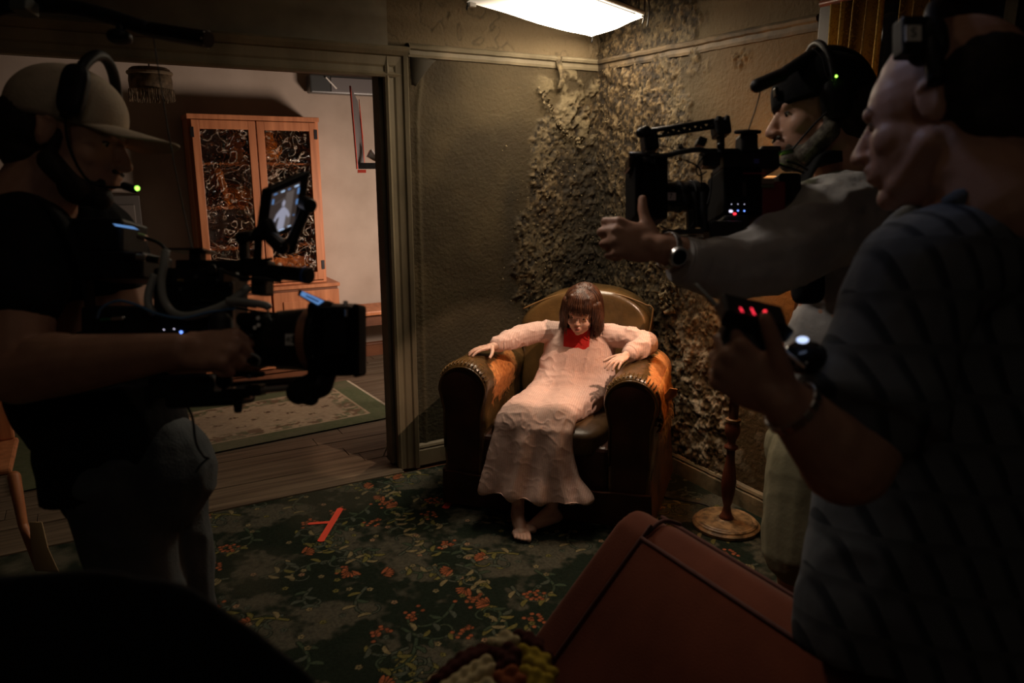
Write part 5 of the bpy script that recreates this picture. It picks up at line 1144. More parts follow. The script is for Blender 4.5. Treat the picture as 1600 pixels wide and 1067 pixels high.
b = MB(); b.ell(P(1300, 700, 1.89), (.165, .14, .12), CX); b.chain([P(1275, 720, 1.82), kb1-[0, 0, .02]+RT*.012], [.115, .100]); b.chain([P(1320, 720, 1.97), kb2-[0, 0, .02]], [.115, .100]); fuse('khaki_shorts', b, M['khaki'], B_, .006, 2, .5, fn=wrinkle(.006, 8, 31))
for f_ in (fb1, fb2_):
    q = f_*[1, 1, 0]+[0, 0, .010]; b = MB(); b.chain([q+[0, 0, .045]+RT*.03, q+[0, 0, .045]-RT*.10, q+[0, 0, .035]-RT*.17], [.044, .042, .030]); b.prism([q-RT*x_+FW*y_ for x_, y_ in ((-.07, -.035), (.16, -.045), (.2, 0), (.16, .045), (-.07, .035))][::-1], (0, 0, .025)); fuse('shoe', b, M['black'], B_, .006, 2)
# watch
t = thing('wrist_watch', P(1022, 390, 1.455), 'steel wristwatch with a dark dial on the outstretched wrist', 'watch')
wd_ = nrm(wB-eB); s_ = nrm(np.cross(wd_, -FW)); u_ = np.cross(s_, wd_); wc = wB-wd_*.022
for k in range(18):
    a = 2*math.pi*k/18; rr_ = .0345; part('link', MB().box(wc+(s_*math.cos(a)+u_*math.sin(a))*rr_, (.0065, .0052, .0018), np.array([wd_, -s_*math.sin(a)+u_*math.cos(a), s_*math.cos(a)+u_*math.sin(a)])), M['steel'], t, bevel=.0008)
fc_ = nrm(-FW*.8-UP*.25-RT*.15); fc_ = nrm(fc_-wd_*(fc_@wd_)); pc_ = wc+fc_*.036; part('case', MB().cyl(pc_-fc_*.004, pc_+fc_*.006, .0195, n=28), M['steel'], t, bevel=.001); part('dial', MB().cyl(pc_+fc_*.006, pc_+fc_*.0068, .0150, n=28), mat('dial', (.015,.015,.02), .15), t)
# headset
t = thing('headset', HB.p(0, 0, .13), 'black headset with a small green light over the black cap', 'headset')
part('headband', MB().tube([HB.p(.0, .104*math.cos(a), .03+.122*math.sin(a)) for a in np.linspace(-.1, math.pi+.1, 14)], .008, n=10, sub=3), M['black'], t, smooth=True)
part('ear_cup', MB().add(*sq_ell(HB.p(-.004, .094, .0), (.034, .020, .042), HB.A, 2.8)), M['black'], t, smooth=True)
part('cable_loop', MB().tube([HB.p(.035, .092, .115), HB.p(.022, .104, .09), HB.p(.018, .110, .05), HB.p(.006, .112, .03)], .002), M['dark'], t, smooth=True)
part('green_light', MB().ell(HB.p(.0, .115, .042), .0028), M['led_green'], t, smooth=True)
mp = P(1236, 236, 1.64); part('mic_boom', MB().tube([HB.p(.01, .105, -.02), HB.p(.05, .098, -.05), mp], .0022), M['black'], t, smooth=True); part('mic_tip', MB().cap(mp, mp-RT*.02-UP*.004, .006), M['rubber'], t, smooth=True)
part('green_glow', MB().ell(mp-RT*.018-UP*.006+FW*.002, .0016), M['led_green'], t, smooth=True)
l = bpy.data.lights.new('mic_led', 'POINT'); l.energy = .005; l.color = (.5, 1, .1); l.shadow_soft_size = .003; lo = bpy.data.objects.new('mic_led', l); COL.objects.link(lo); lo.location = V3(mp-RT*.02-UP*.012-FW*.02)
# pack and boom arm
t = thing('camera_backpack', P(1390, 420, 1.95), 'black support pack on the right operator with a boom arm arching over the head', 'backpack')
b = MB().add(*sq_ell(P(1430, 400, 1.98), (.10, .13, .26), CX, 4)); part('pack', b, M['blackcloth'], t, smooth=True)
p = spline(np.array([P(1420, 470, 1.90), P(1400, 330, 1.84), P(1350, 265, 1.76), P(1298, 250, 1.70), P(1268, 262, 1.68), P(1240, 330, 1.74), P(1225, 400, 1.78)]), 6)
part('strap', MB().loft([np.array([q-FW*.03-UP*.01, q+FW*.03-UP*.01, q+FW*.03+UP*.014, q-FW*.03+UP*.014]) for q in p]), M['blackcloth'], t, smooth=True)
part('collar_pad', MB().chain([P(1330, 265, 1.72), P(1362, 225, 1.80), P(1375, 180, 1.86)], [.035, .045, .03]), M['blackcloth'], t, smooth=True)
b = MB(); b.tube([P(1400, 330, 1.98), P(1385, 200, 1.94), P(1352, 112, 1.88), P(1318, 84, 1.80), P(1278, 84, 1.72), P(1240, 104, 1.66), P(1222, 116, 1.62)], [.02, .018, .017, .016, .016, .013, .012], n=12, sub=6); part('boom_arm', b, M['black'], t, smooth=True)
part('boom_tip', MB().cap(P(1222, 117, 1.62), P(1183, 134, 1.54), .0145), M['black'], t, smooth=True)
one('suspension_cord', MB().tube([P(1189, 140, 1.54), P(1180, 172, 1.545), P(1168, 207, 1.55)], .0014, n=6), M['rubber'], P(1168, 207, 1.55), 'short dark cord from the arched boom arm down to the right camera', 'cord', smooth=True)
# a second pouch under the arm
one('belt_pouch', MB().add(*sq_ell(P(1262, 445, 1.74), (.035, .03, .045), CX, 3.5)), M['blackcloth'], P(1262, 445, 1.74), 'black pouch hanging at the side of the pale linen shirt', 'pouch', smooth=True)

# ---------------------------------------------------------------- man in the right foreground
F_ = thing('person', P(1480, 1060, 1.12)*[1, 1, 0], 'balding person in a grey-blue striped short-sleeved shirt holding the focus remote, right foreground', 'person')
HF = Head(P(1470, 176, 1.04), -RT*.74+FW*.66-UP*.12, UP+RT*.04, 1.0)
b = MB(); HF.build(b, neck=(-.06, 0, -.15), nr=.066); nf = P(1545, 330, 1.06); b.cap(HF.p(-.03, 0, -.09), nf, .064, .085)
sF, eF, wF = P(1440, 440, .98), P(1322, 718, .96), P(1228, 628, .93)
b.cap(nf, sF, .07, .062); b.chain([sF, eF, wF], [.062, .060, .031]); b.ell(eF*.65+wF*.35+RT*.01, (.055, .05, .055), CX)
hand(b, wF, -RT*.80+UP*.55+FW*.10, -FW*.75-RT*.05-UP*.45, -1, .185, tl=.85, curls=[(55, 70, 40), (60, 72, 40), (66, 72, 40), (70, 72, 40)], spread=3, thumb=(.73, .64, .15), tcurl=2)
sF2 = P(1640, 440, 1.3); eF2 = P(1560, 700, 1.4); b.chain([nf, sF2, eF2], [.07, .062, .05]); wF2 = P(1400, 690, 1.42); b.chain([eF2, wF2], [.045, .03]); hand(b, wF2, -RT, FW, 1, .185, curls=[(40, 85, 60)]*4)
b.ell(P(1520, 620, 1.12), (.15, .11, .27), CX); fuse('body', b, M['skin'], F_, .0042, 3, .5); HF.eyes(F_, .3)
b = MB(); HF.e(b, (-.040, 0, .020), (.083, .0805, .082)); HF.e(b, (-.055, 0, -.04), (.06, .070, .05)); fuse('hair', b, M['hairdark'], F_, .005, 2)
b = MB(); b.ell(P(1540, 480, 1.10), (.19, .14, .19), CX); b.ell(P(1510, 640, 1.12), (.18, .14, .24), CX); b.loft([np.array([P(x, y, 1.13)+RT*r1*math.cos(a)*1.0+FW*r2*math.sin(a)-FW*0 for a in np.linspace(0, 2*math.pi, 40, endpoint=False)]) for x, y, r1, r2 in ((1480, 640, .165, .13), (1475, 800, .195, .15), (1470, 930, .215, .16), (1480, 1010, .225, .16))])
b.cap(nf-UP*.045+RT*.02, sF-UP*.0, .085, .088); b.cap(nf-UP*.045, sF2, .085, .085); hs = sF+(eF-sF)*.66
b.chain([sF, hs], [.088, .082]); b.cyl(sF+(eF-sF)*.3, hs+(eF-sF)*.08, .084, .093, 28); b.chain([sF2, sF2+(eF2-sF2)*.6], [.085, .08])
M['plaid'] = mat('striped_shirt_cloth', rough=.85, spec=.2, build=stripes((.155,.170,.185), (.05,.058,.068), nrm(RT*1.0+UP*.34), 24, .72, (.11,.12,.13), 45, .4, nrm(UP), 15))
fuse('striped_shirt', b, M['plaid'], F_, .007, 3, .5, fn=wrinkle(.007, 8, 41))
part('collar', MB().tube([P(1478, 322, .99), P(1520, 300, .97), P(1575, 262, .98), P(1640, 250, 1.05)], [.012, .016, .014], n=10, sub=5), M['plaid'], F_, smooth=True)
hf = P(1480, 960, 1.16)+RT*.10+FW*.10; b = MB(); b.ell(hf, (.17, .14, .14), CX); k1, k2 = hf-[0, 0, .45]-RT*.08, hf-[0, 0, .45]+RT*.10; b.chain([hf-RT*.07, k1, k1*[1, 1, 0]+[0, 0, .05]], [.10, .075, .06]); b.chain([hf+RT*.09, k2, k2*[1, 1, 0]+[0, 0, .05]], [.10, .075, .06]); fuse('trousers', b, M['blackcloth'], F_, .008, 2)
for kk in (k1, k2):
    q = kk*[1, 1, 0]+[0, 0, .010]; b = MB(); b.chain([q+[0, 0, .045]+RT*.03, q+[0, 0, .045]-RT*.10, q+[0, 0, .035]-RT*.17], [.044, .042, .030]); fuse('shoe', b, M['black'], F_, .006, 2)
t = thing('headphones', HF.p(0, 0, .14), 'black headphones with a pale lettered sticker on the bald foreground head', 'headphones')
part('headband', MB().tube([HF.p(-.018, .098*math.cos(a), .02+.122*math.sin(a)) for a in np.linspace(-.1, math.pi+.1, 16)], .012, n=10, sub=3), M['black'], t, smooth=True)
part('ear_cup', MB().add(*sq_ell(HF.p(-.010, .088, .070), (.026, .014, .03), HF.A, 3)), M['black'], t, smooth=True)
sc_ = P(1427, 52, .962); part('sticker', MB().box(sc_, (.0103, .0010, .0103), CX), M['white'], t); text('letter', 'S', .017, sc_-FW*.0014, FACE, M['black'], t)
part('ear_cup', MB().add(*sq_ell(HF.p(-.02, -.093, .02), (.036, .022, .045), HF.A, 3)), M['black'], t, smooth=True)
part('sticker_plate', MB().box(sc_+FW*.017+RT*.006, (.018, .015, .025), CX), M['black'], t, bevel=.004)
t = thing('link_bracelet', wF, 'pale steel link bracelet on the wrist under the focus remote', 'bracelet')
wd_ = nrm(wF-eF); s_ = nrm(np.cross(wd_, -FW)); u_ = np.cross(s_, wd_); wc = wF-wd_*.012
for k in range(16):
    a = 2*math.pi*k/16; part('link', MB().box(wc+(s_*math.cos(a)+u_*math.sin(a))*.0365, (.0060, .0058, .0018), np.array([wd_, -s_*math.sin(a)+u_*math.cos(a), s_*math.cos(a)+u_*math.sin(a)])), M['steel'], t, bevel=.0008)
# dark mass in the lower left corner: padded chair back close to the lens
b = MB(); t = thing('padded_chair', P(150, 1250, .62), 'black padded chair back, out of focus in the bottom left corner', 'chair')
b.loft([np.array([P(x, y, .60+dd) for x, y in ((-260, 1300), (-240, 960), (-60, 905), (150, 888), (290, 912), (400, 985), (480, 1050), (540, 1120), (600, 1300))]) for dd in (0, .03, .09, .12)])
o = fuse('backrest', b, M['blackcloth'], t, .006, 8, .6)
part('post', MB().cyl(P(150, 1290, .66), P(150, 1290, .66)*[1, 1, 0]+[0, 0, .05], .03, n=20), M['black'], t); part('base', MB().lathe([(.25, 0), (.25, .02), (.03, .05)], P(150, 1290, .66)*[1, 1, 0], 32), M['black'], t)
# ================================================================ left film camera rig
def knob(b, c, ax, r, h, n=18): b.cyl(c, np.array(c)+np.array(ax)*h, r, n=n); return b
T = thing('film_camera', P(400, 560, 1.30), 'left shoulder-rigged film camera with matte box, lens and small lit monitor', 'camera'); D = 1.30
part('battery_case', MB().pbox(122, 346, 214, 400, 1.36, .10), M['black'], T, bevel=.006)
part('recorder', MB().pbox(150, 398, 250, 440, 1.34, .12), M['black'], T, bevel=.004)
part('blue_display', MB().prism([P(176, 349, 1.345), P(208, 354, 1.345), P(216, 359, 1.345), P(180, 353, 1.345)], FW*.003), M['scr_blue'], T)
b = MB(); 
part('power_socket', MB().cyl(P(193, 399, 1.33), P(212, 401, 1.33), L(6, 1.33), n=16), M['dark'], T)
part('power_socket', MB().cyl(P(214, 401, 1.33), P(228, 403, 1.33), L(5, 1.33), n=16), M['steel'], T); part('power_socket', MB().cyl(P(230, 404, 1.33), P(250, 407, 1.33), L(5.5, 1.33), n=16), M['dark'], T)
part('plug', MB().cyl(P(216, 368, 1.33), P(228, 372, 1.33), L(5, 1.33), n=14), M['steel'], T)
def cable(pts, r, m, name='cable'): part(name, MB().tube([P(*p) for p in pts], r, n=10, sub=8), m, T, smooth=True)
cable([(222, 370, 1.33), (245, 378, 1.32), (257, 388, 1.31), (256, 400, 1.31)], .003, M['rubber'])
cable([(259, 392, 1.28), (256, 415, 1.27), (252, 440, 1.265), (256, 468, 1.26), (270, 488, 1.255), (292, 494, 1.25), (322, 488, 1.25), (352, 476, 1.255), (378, 458, 1.26), (388, 449, 1.27)], .0072, M['cable_grey'])
cable([(242, 430, 1.30), (233, 455, 1.29), (232, 475, 1.285), (240, 490, 1.28)], .0070, M['cable_grey'])
cable([(152, 497, 1.27), (160, 480, 1.26), (186, 470, 1.255), (215, 477, 1.25), (245, 490, 1.245), (285, 497, 1.24), (330, 487, 1.245), (368, 482, 1.26)], .0022, M['cable_blue'])
cable([(355, 470, 1.25), (385, 472, 1.245), (415, 477, 1.25), (420, 482, 1.25)], .0065, M['cable_grey'])
cable([(418, 480, 1.25), (421, 495, 1.245), (428, 506, 1.245)], .0016, M['cable_grey'])
cable([(255, 462, 1.34), (290, 466, 1.31), (340, 472, 1.29), (400, 480, 1.28)], .0022, M['rubber']); cable([(300, 480, 1.30), (350, 478, 1.28), (410, 488, 1.26), (470, 492, 1.27)], .0022, M['rubber'])
cable([(385, 552, 1.22), (398, 555, 1.215), (406, 562, 1.215), (404, 570, 1.22)], .0024, M['cable_grey'])
cable([(284, 622, 1.26), (300, 650, 1.27), (306, 690, 1.28), (318, 712, 1.28), (327, 716, 1.28)], .0022, M['rubber'], 'hanging_cable'); cable([(325, 716, 1.28), (314, 726, 1.28), (306, 738, 1.28)], .0018, M['rubber'], 'hanging_cable')
part('camera_body', MB().pbox(262, 420, 372, 560, 1.31, .13), M['black'], T, bevel=.006); part('body_block', MB().pbox(150, 478, 300, 560, 1.33, .12), M['black'], T, bevel=.008)
part('side_plate', MB().pbox(268, 440, 366, 520, 1.298, .014), M['blackmetal'], T, bevel=.003)
part('top_rail', MB().pbox(282, 408, 392, 424, 1.33, .05), M['black'], T, bevel=.003)
part('top_plate', MB().pbox(272, 391, 330, 394, 1.30, .07), M['blackmetal'], T, bevel=.001); part('plate_post', MB().pbox(300, 394, 318, 440, 1.33, .03), M['black'], T, bevel=.003)
part('round_knob', MB().cyl(P(330, 420, 1.29), P(330, 420, 1.32), L(8, 1.29), n=20), M['blackmetal'], T, bevel=.002)
for x, y in ((340, 438), (306, 432), (360, 445), (282, 452)): part('screw', MB().cyl(P(x, y, 1.287), P(x, y, 1.30), .0035, n=10), M['dark'], T)
part('handle_post', MB().pbox(376, 372, 388, 440, 1.28, .02), M['black'], T, bevel=.003); part('handle_knob', MB().cap(P(376, 371, 1.27), P(392, 369, 1.27), L(8.5, 1.27)), M['blackmetal'], T, smooth=True)
# monitor on an articulated arm
TL, TR_, BR, BL = P(425, 303, 1.26), P(469, 284, 1.31), P(459, 352, 1.31), P(416, 370, 1.26)
nn_ = nrm(np.cross(TR_-TL, BL-TL)); nn_ = -nn_ if nn_@FW > 0 else nn_
def mon(a, c): p = (TL*(1-a)+TR_*a)*(1-c)+(BL*(1-a)+BR*a)*c; return p
mo = part('monitor', MB().prism([mon(-.10, -.14), mon(1.35, -.16), mon(1.35, 1.02), mon(1.20, 1.12), mon(-.10, 1.08)], -nn_*.022), M['black'], T, bevel=.003)
q = lambda a0, c0, a1, c1, off: MB().prism([mon(a0, c0)+nn_*off, mon(a1, c0)+nn_*off, mon(a1, c1)+nn_*off, mon(a0, c1)+nn_*off], nn_*.0003)
part('screen', q(0, 0, 1, 1, .0004), M['scr_dim'], mo); part('picture_wall', q(.52, .12, .80, .95, .0010), M['scr_wall'], mo)
part('picture_line', MB().prism([mon(.12, .28)+nn_*.001, mon(.60, .20)+nn_*.001, mon(.60, .215)+nn_*.001, mon(.12, .295)+nn_*.001], nn_*.0003), M['scr_wall'], mo)
for pol in ([(.30, .98), (.36, .62), (.26, .66), (.16, .84), (.10, .80), (.24, .54), (.40, .44), (.50, .44), (.66, .56), (.76, .70), (.70, .74), (.60, .64), (.56, .98)], [(.42, .42), (.40, .32), (.46, .26), (.52, .33), (.50, .42)]):
    part('picture_figure', MB().prism([mon(a, c)+nn_*.0016 for a, c in pol], nn_*.0003), M['scr_fig'], mo)
for a0, c0, a1, c1 in ((.04, .02, .16, .05), (.30, .03, .42, .06), (.55, .04, .63, .07), (.78, .04, .94, .07), (.92, .12, .98, .26), (.92, .38, .98, .50), (.02, .14, .07, .26), (.86, .72, .92, .74), (.10, .97, .18, .99), (.42, .96, .60, .98), (.72, .95, .84, .97)): part('frame_mark', q(a0, c0, a1, c1, .0022), M['scr_blue'] if (a0*100) % 3 else emi('mark_white', (.5,.7,1), 1.0), mo)
part('ball_joint', MB().cyl(P(474, 316, 1.27), P(486, 322, 1.25), L(11, 1.27), n=22), M['dark'], T, bevel=.003)
part('arm_upper', MB().chain([P(478, 326, 1.275), P(462, 362, 1.27), P(452, 388, 1.265)], [L(9, 1.27), L(8, 1.27), L(10, 1.27)]), M['black'], T, smooth=True)
part('elbow_joint', MB().chain([P(424, 372, 1.25), P(440, 386, 1.245)], [L(11, 1.25), L(12, 1.25)]), M['blackmetal'], T, smooth=True)
part('arm_lower', MB().chain([P(402, 368, 1.26), P(418, 352, 1.26), P(428, 372, 1.255)], [L(10, 1.26), L(12, 1.26), L(10, 1.26)]), M['black'], T, smooth=True)
part('arm_base', MB().chain([P(404, 372, 1.265), P(402, 410, 1.28), P(410, 440, 1.28)], [L(6, 1.26), L(7, 1.26), L(9, 1.26)]), M['black'], T, smooth=True)
part('lever', MB().cyl(P(402, 408, 1.25), P(426, 404, 1.25), L(2.5, 1.25), n=10), M['blackmetal'], T)
part('clamp_block', MB().pbox(385, 405, 425, 432, 1.27, .05, -6), M['black'], T, bevel=.005); part('clamp_block', MB().pbox(398, 430, 422, 462, 1.27, .05), M['black'], T, bevel=.005)
vt = part('viewfinder', MB().cyl(P(420, 424, 1.26), P(478, 430, 1.235), L(11.5, 1.25), n=28), M['blackmetal'], T, bevel=.002)
part('eyepiece', MB().cyl(P(474, 429.5, 1.238), P(485, 431, 1.233), L(13, 1.24), n=28), M['rubber'], vt, bevel=.002); part('blue_ring', MB().cyl(P(476, 429.6, 1.237), P(479, 430, 1.236), L(13.4, 1.24), n=28), mat('blue_ring', (.05,.12,.35), .4), vt)
part('cable_wrap', MB().tube([P(350, 424, 1.26), P(380, 434, 1.25), P(410, 436, 1.245), P(440, 440, 1.25)], .003, sub=5), M['rubber'], T, smooth=True)
# lens and matte box
ax0, ax1 = P(394, 532, 1.30), P(508, 530, 1.26); la = nrm(ax1-ax0)
ln_ = part('lens', MB().cyl(ax0, ax0+la*.10, L(38, 1.28), L(40, 1.28), 40), M['blackmetal'], T, bevel=.002)
part('focus_ring', MB().cyl(ax0+la*.035, ax0+la*.055, L(42, 1.28), n=60), M['rubber'], ln_, bevel=.001); part('gear_ring', MB().cyl(ax0+la*.012, ax0+la*.024, L(43.5, 1.28), n=60), M['dark'], ln_, bevel=.001)
part('barrel_front', MB().cyl(ax0+la*.058, ax0+la*.118, L(46, 1.28), L(49, 1.28), 48), mat('satin_black', (.035,.033,.03), .25, .5), ln_, bevel=.002)
lc = ax0+la*.094-FW*(L(47.6, 1.28)+.0035); part('lens_label', MB().box(lc, (L(7, 1.2), .0012, L(9, 1.2)), CX), M['white'], ln_); text('lens_number', '40', .013, lc-FW*.0016, FACE, M['black'], ln_)
q0_, q1_ = ax0+la*.119, ax0+la*.140; part('tan_tape', MB().cyl(q0_, q1_, L(50, 1.28), L(51, 1.28), 48), M['orange_tape'], ln_, bevel=.001)
part('hood_ring', MB().cyl(q1_, q1_+la*.012, L(60, 1.27), n=48), M['black'], ln_, bevel=.003)
b = MB(); rg_ = []
for k in range(0, 25): a = math.radians(-65+k*6.5+90); rg_.append(q1_-la*.004+(nrm(np.cross(la, FW))*math.sin(a)*-1+nrm(-FW)*math.cos(a))*L(57, 1.27))
part('guide_arc', MB().tube(rg_, .003, sub=1), M['dark'], T, smooth=True)
mb_ = part('matte_box', MB().pbox(497, 478, 561, 588, 1.215, .075), M['matte'], T, bevel=.008)
part('matte_frame', MB().pbox(490, 472, 503, 596, 1.205, .09), M['matte'], mb_, bevel=.006); part('front_flange', MB().pbox(556, 474, 567, 590, 1.205, .07), M['matte'], mb_, bevel=.006)
part('filter_tray', MB().pbox(506, 500, 545, 556, 1.209, .02), M['blackmetal'], mb_, bevel=.003); part('top_flag', MB().prism([P(510, 487, 1.22), P(550, 485, 1.22), P(556, 477, 1.27), P(520, 477, 1.27)], UP*.003), M['blackmetal'], mb_)
part('thumb_screw', MB().cyl(P(540, 478, 1.21), P(540, 470, 1.21), .004, n=12), M['steel'], mb_); part('thumb_screw', MB().cyl(P(541, 496, 1.205), P(541, 484, 1.21), .003, n=12), M['steel'], mb_)
part('phone_screen', MB().prism([P(472, 455, 1.21), P(505, 470, 1.20), P(496, 476, 1.20), P(469, 461, 1.21)], FW*.006), M['scr_blue'], T, label='small lit blue screen above the lens'); part('screen_back', MB().prism([P(467, 452, 1.217), P(509, 470, 1.207), P(497, 481, 1.207), P(465, 461, 1.217)], FW*.006), M['black'], T)
part('screen_bars', MB().prism([P(479, 461, 1.207), P(499, 470.5, 1.198), P(497.5, 472.5, 1.198), P(477.5, 463, 1.207)], -FW*.001), emi('screen_dark', (.02,.05,.2), .3), T)
# rods and base
for y, d_, x0_, x1_ in ((611, 1.235, 355, 480), (598, 1.31, 345, 490), (603, 1.27, 370, 480)): part('rod', MB().cyl(P(x0_, y+4, d_), P(x1_, y-8, d_), .0055 if y == 611 else .0045, n=16), M['steel'] if y == 611 else M['dark'], T, smooth=False)
part('rod_clamp', MB().pbox(388, 600, 412, 618, 1.225, .04), M['black'], T, bevel=.004); part('rod_sleeve', MB().cyl(P(348, 617, 1.235), P(392, 613, 1.235), .0095, n=18), M['dark'], T)
part('rod_bracket', MB().chain([P(468, 612, 1.24), P(498, 600, 1.24), P(510, 575, 1.25), P(505, 545, 1.27)], [.022, .024, .020, .018]), M['black'], T, smooth=True); part('bracket_foot', MB().cap(P(470, 618, 1.235), P(486, 622, 1.235), .013), M['black'], T, smooth=True)
part('base_plate', MB().pbox(250, 585, 352, 618, 1.26, .10, 2), M['black'], T, bevel=.006); part('base_dovetail', MB().pbox(268, 610, 392, 634, 1.25, .07, 3), M['black'], T, bevel=.008)
part('lock_knob', MB().cyl(P(372, 625, 1.24), P(372, 645, 1.24), .009, .006, 16), M['black'], T, bevel=.002)
part('grip', MB().cap(P(352, 560, 1.245), P(345, 505, 1.25), .020), M['rubber'], T, smooth=True); part('grip_arm', MB().chain([P(350, 572, 1.26), P(350, 595, 1.27)], [.012, .014]), M['black'], T, smooth=True)
for x, y, m_ in ((378, 567, 'dark'), (362, 577, 'steel'), (390, 588, 'dark'), (398, 512, 'steel'), (403, 497, 'steel'), (392, 524, 'dark'), (404, 508, 'steel')): part('bolt', MB().cyl(P(x, y, 1.225), P(x, y, 1.26), .0038, n=10), M[m_], T, bevel=.0008)
part('motor', MB().cyl(P(374, 500, 1.25), P(412, 496, 1.24), L(11, 1.25), n=22), M['black'], T, bevel=.003); part('lower_lever', MB().cap(P(368, 585, 1.235), P(410, 584, 1.23), .0048), M['black'], T, smooth=True)
for x, y, m_ in ((283, 519, 'led_blue'), (256, 515, 'led_white'), (272, 514, 'led_white')): part('indicator', MB().ell(P(x, y, 1.296), .0028 if m_ == 'led_blue' else .0012, n=8, m=6), M[m_], T, smooth=True)
part('green_connector', MB().cap(P(158, 500, 1.318), P(172, 499, 1.318), .0028), mat('green_plastic', (.02,.18,.06), .4), T, smooth=True); part('metal_connector', MB().cap(P(176, 498, 1.316), P(192, 497, 1.316), .0036), M['steel'], T, smooth=True)
part('blue_connector', MB().cap(P(188, 527, 1.314), P(212, 525, 1.31), .004), M['cable_blue'], T, smooth=True); part('brass_stud', MB().cyl(P(277, 438, 1.28), P(288, 438, 1.28), .0022, n=10), mat('brass_pin', (.8,.6,.25), .25, 1), T)

# ================================================================ right film camera rig
T = thing('film_camera', P(1090, 330, 1.56), 'right film camera with truss top handle and boxy matte box beside the pale sleeve', 'camera')
mb_ = part('matte_box', MB().pbox(986, 262, 1016, 346, 1.50, .12), M['matte'], T, bevel=.006); part('front_shade', MB().pbox(984, 252, 992, 348, 1.49, .13), M['matte'], mb_, bevel=.003)
part('rear_frame', MB().pbox(1012, 252, 1034, 352, 1.50, .14), M['matte'], mb_, bevel=.006); part('top_visor', MB().prism([P(983, 243, 1.49), P(1014, 241, 1.49), P(1016, 256, 1.51), P(983, 262, 1.51)], FW*.06), M['blackmetal'], mb_, bevel=.002)
ax0, ax1 = P(1100, 308, 1.60), P(1030, 308, 1.58); la = nrm(ax1-ax0)
ln_ = part('lens', MB().cyl(ax0, ax1, L(23, 1.59), n=36), M['blackmetal'], T, bevel=.002); part('lens_ring', MB().cyl(ax0+la*.02, ax0+la*.034, L(26, 1.59), n=48), M['rubber'], ln_, bevel=.001); part('lens_ring', MB().cyl(ax0+la*.055, ax0+la*.064, L(25, 1.59), n=48), M['dark'], ln_, bevel=.001)
part('lens_top', MB().pbox(1036, 290, 1076, 326, 1.56, .04), M['black'], ln_, bevel=.006)
lc = P(1048, 307, 1.545); part('lens_label', MB().box(lc, (L(8, 1.55), .001, L(6, 1.55)), CX), mat('grey_label', (.85,.74,.76), .6), ln_); text('lens_number', '7', .015, lc-FW*.0014, FACE, M['black'], ln_)
part('lens_mount', MB().pbox(1078, 288, 1098, 350, 1.57, .06), M['black'], T, bevel=.004)
cb = part('camera_body', MB().pbox(1116, 268, 1176, 345, 1.56, .14), M['matte'], T, bevel=.006)
part('side_grille', MB().pbox(1158, 285, 1166, 308, 1.557, .01), M['blackmetal'], cb, bevel=.001)
for k in range(6): part('vent_slot', MB().pbox(1159, 286+3.6*k, 1165, 287.8+3.6*k, 1.555, .004), M['dark'], cb)
part('red_side', MB().pbox(1174, 292, 1212, 352, 1.565, .13), M['redbody'], T, bevel=.004); part('striped_label', MB().pbox(1175, 279, 1208, 288, 1.562, .01), mat('label_grey', (.20,.15,.12), .6), T); part('striped_label', MB().pbox(1175, 289.5, 1208, 293.5, 1.5615, .01), mat('label_green', (.10,.12,.06), .6), T)
part('rear_block', MB().pbox(1206, 276, 1240, 350, 1.60, .10), M['black'], T, bevel=.006)
part('body_top', MB().pbox(1120, 240, 1208, 272, 1.56, .10), M['black'], T, bevel=.006); part('blue_sticker', MB().pbox(1177, 249, 1185, 256, 1.557, .01), mat('blue_sticker', (.06,.07,.35), .5), T); part('red_line', MB().pbox(1160, 270.5, 1196, 272.5, 1.557, .01), mat('red_line', (.25,.01,.03), .4), T)
part('battery', MB().pbox(1180, 234, 1212, 250, 1.60, .08), M['black'], T, bevel=.005)
# transmitter post with disc
part('transmitter', MB().pbox(1153, 211, 1180, 242, 1.55, .05), M['black'], T, bevel=.006); part('disc', MB().lathe([(.0, 0), (.026, 0), (.028, .004), (.027, .007), (0, .009)], P(1168, 209, 1.56), 28), M['blackcloth'], T)
part('top_cheese_plate', MB().pbox(1095, 236, 1150, 243, 1.55, .05), M['blackmetal'], T, bevel=.002)
# truss handle
hb_ = lambda x, y: P(x, y, 1.53)
part('handle_rail', MB().cyl(hb_(1000, 207), hb_(1128, 187), .0045, n=12), M['black'], T, smooth=True); part('handle_rail', MB().cyl(hb_(1024, 214), hb_(1116, 199), .0035, n=12), M['black'], T, smooth=True)
part('handle_sheen', MB().cyl(hb_(1004, 203.5), hb_(1128, 184), .0014, n=8), M['steel'], T, smooth=True, label='thin bright edge of the top handle')
for k in range(5):
    xa = 1036+k*17; part('truss_bar', MB().cyl(hb_(xa, 212-.16*(xa-1030)), hb_(xa+8, 203-.16*(xa-1030)), .0042, n=8), M['black'], T); part('truss_bar', MB().cyl(hb_(xa+8, 203-.16*(xa-1030)), hb_(xa+16, 210-.16*(xa-1030)), .0042, n=8), M['black'], T)
part('front_clamp', MB().pbox(1003, 205, 1026, 238, 1.51, .05, 8), M['black'], T, bevel=.005); part('front_clamp_knob', MB().cap(P(1001, 208, 1.50), P(1010, 204, 1.50), .010), M['blackmetal'], T, smooth=True)
part('rear_clamp', MB().pbox(1114, 187, 1138, 214, 1.51, .05, 8), M['black'], T, bevel=.005); part('rear_post', MB().pbox(1122, 212, 1130, 244, 1.53, .03), M['black'], T, bevel=.003); part('ball', MB().ell(P(1126, 228, 1.52), .008), M['blackmetal'], T, smooth=True)
part('top_lever', MB().cyl(P(1122, 190, 1.50), P(1124, 182, 1.50), .006, n=12), M['black'], T, bevel=.001); part('top_lever', MB().cyl(P(1134, 190, 1.50), P(1137, 181, 1.50), .005, n=12), M['black'], T, bevel=.001)
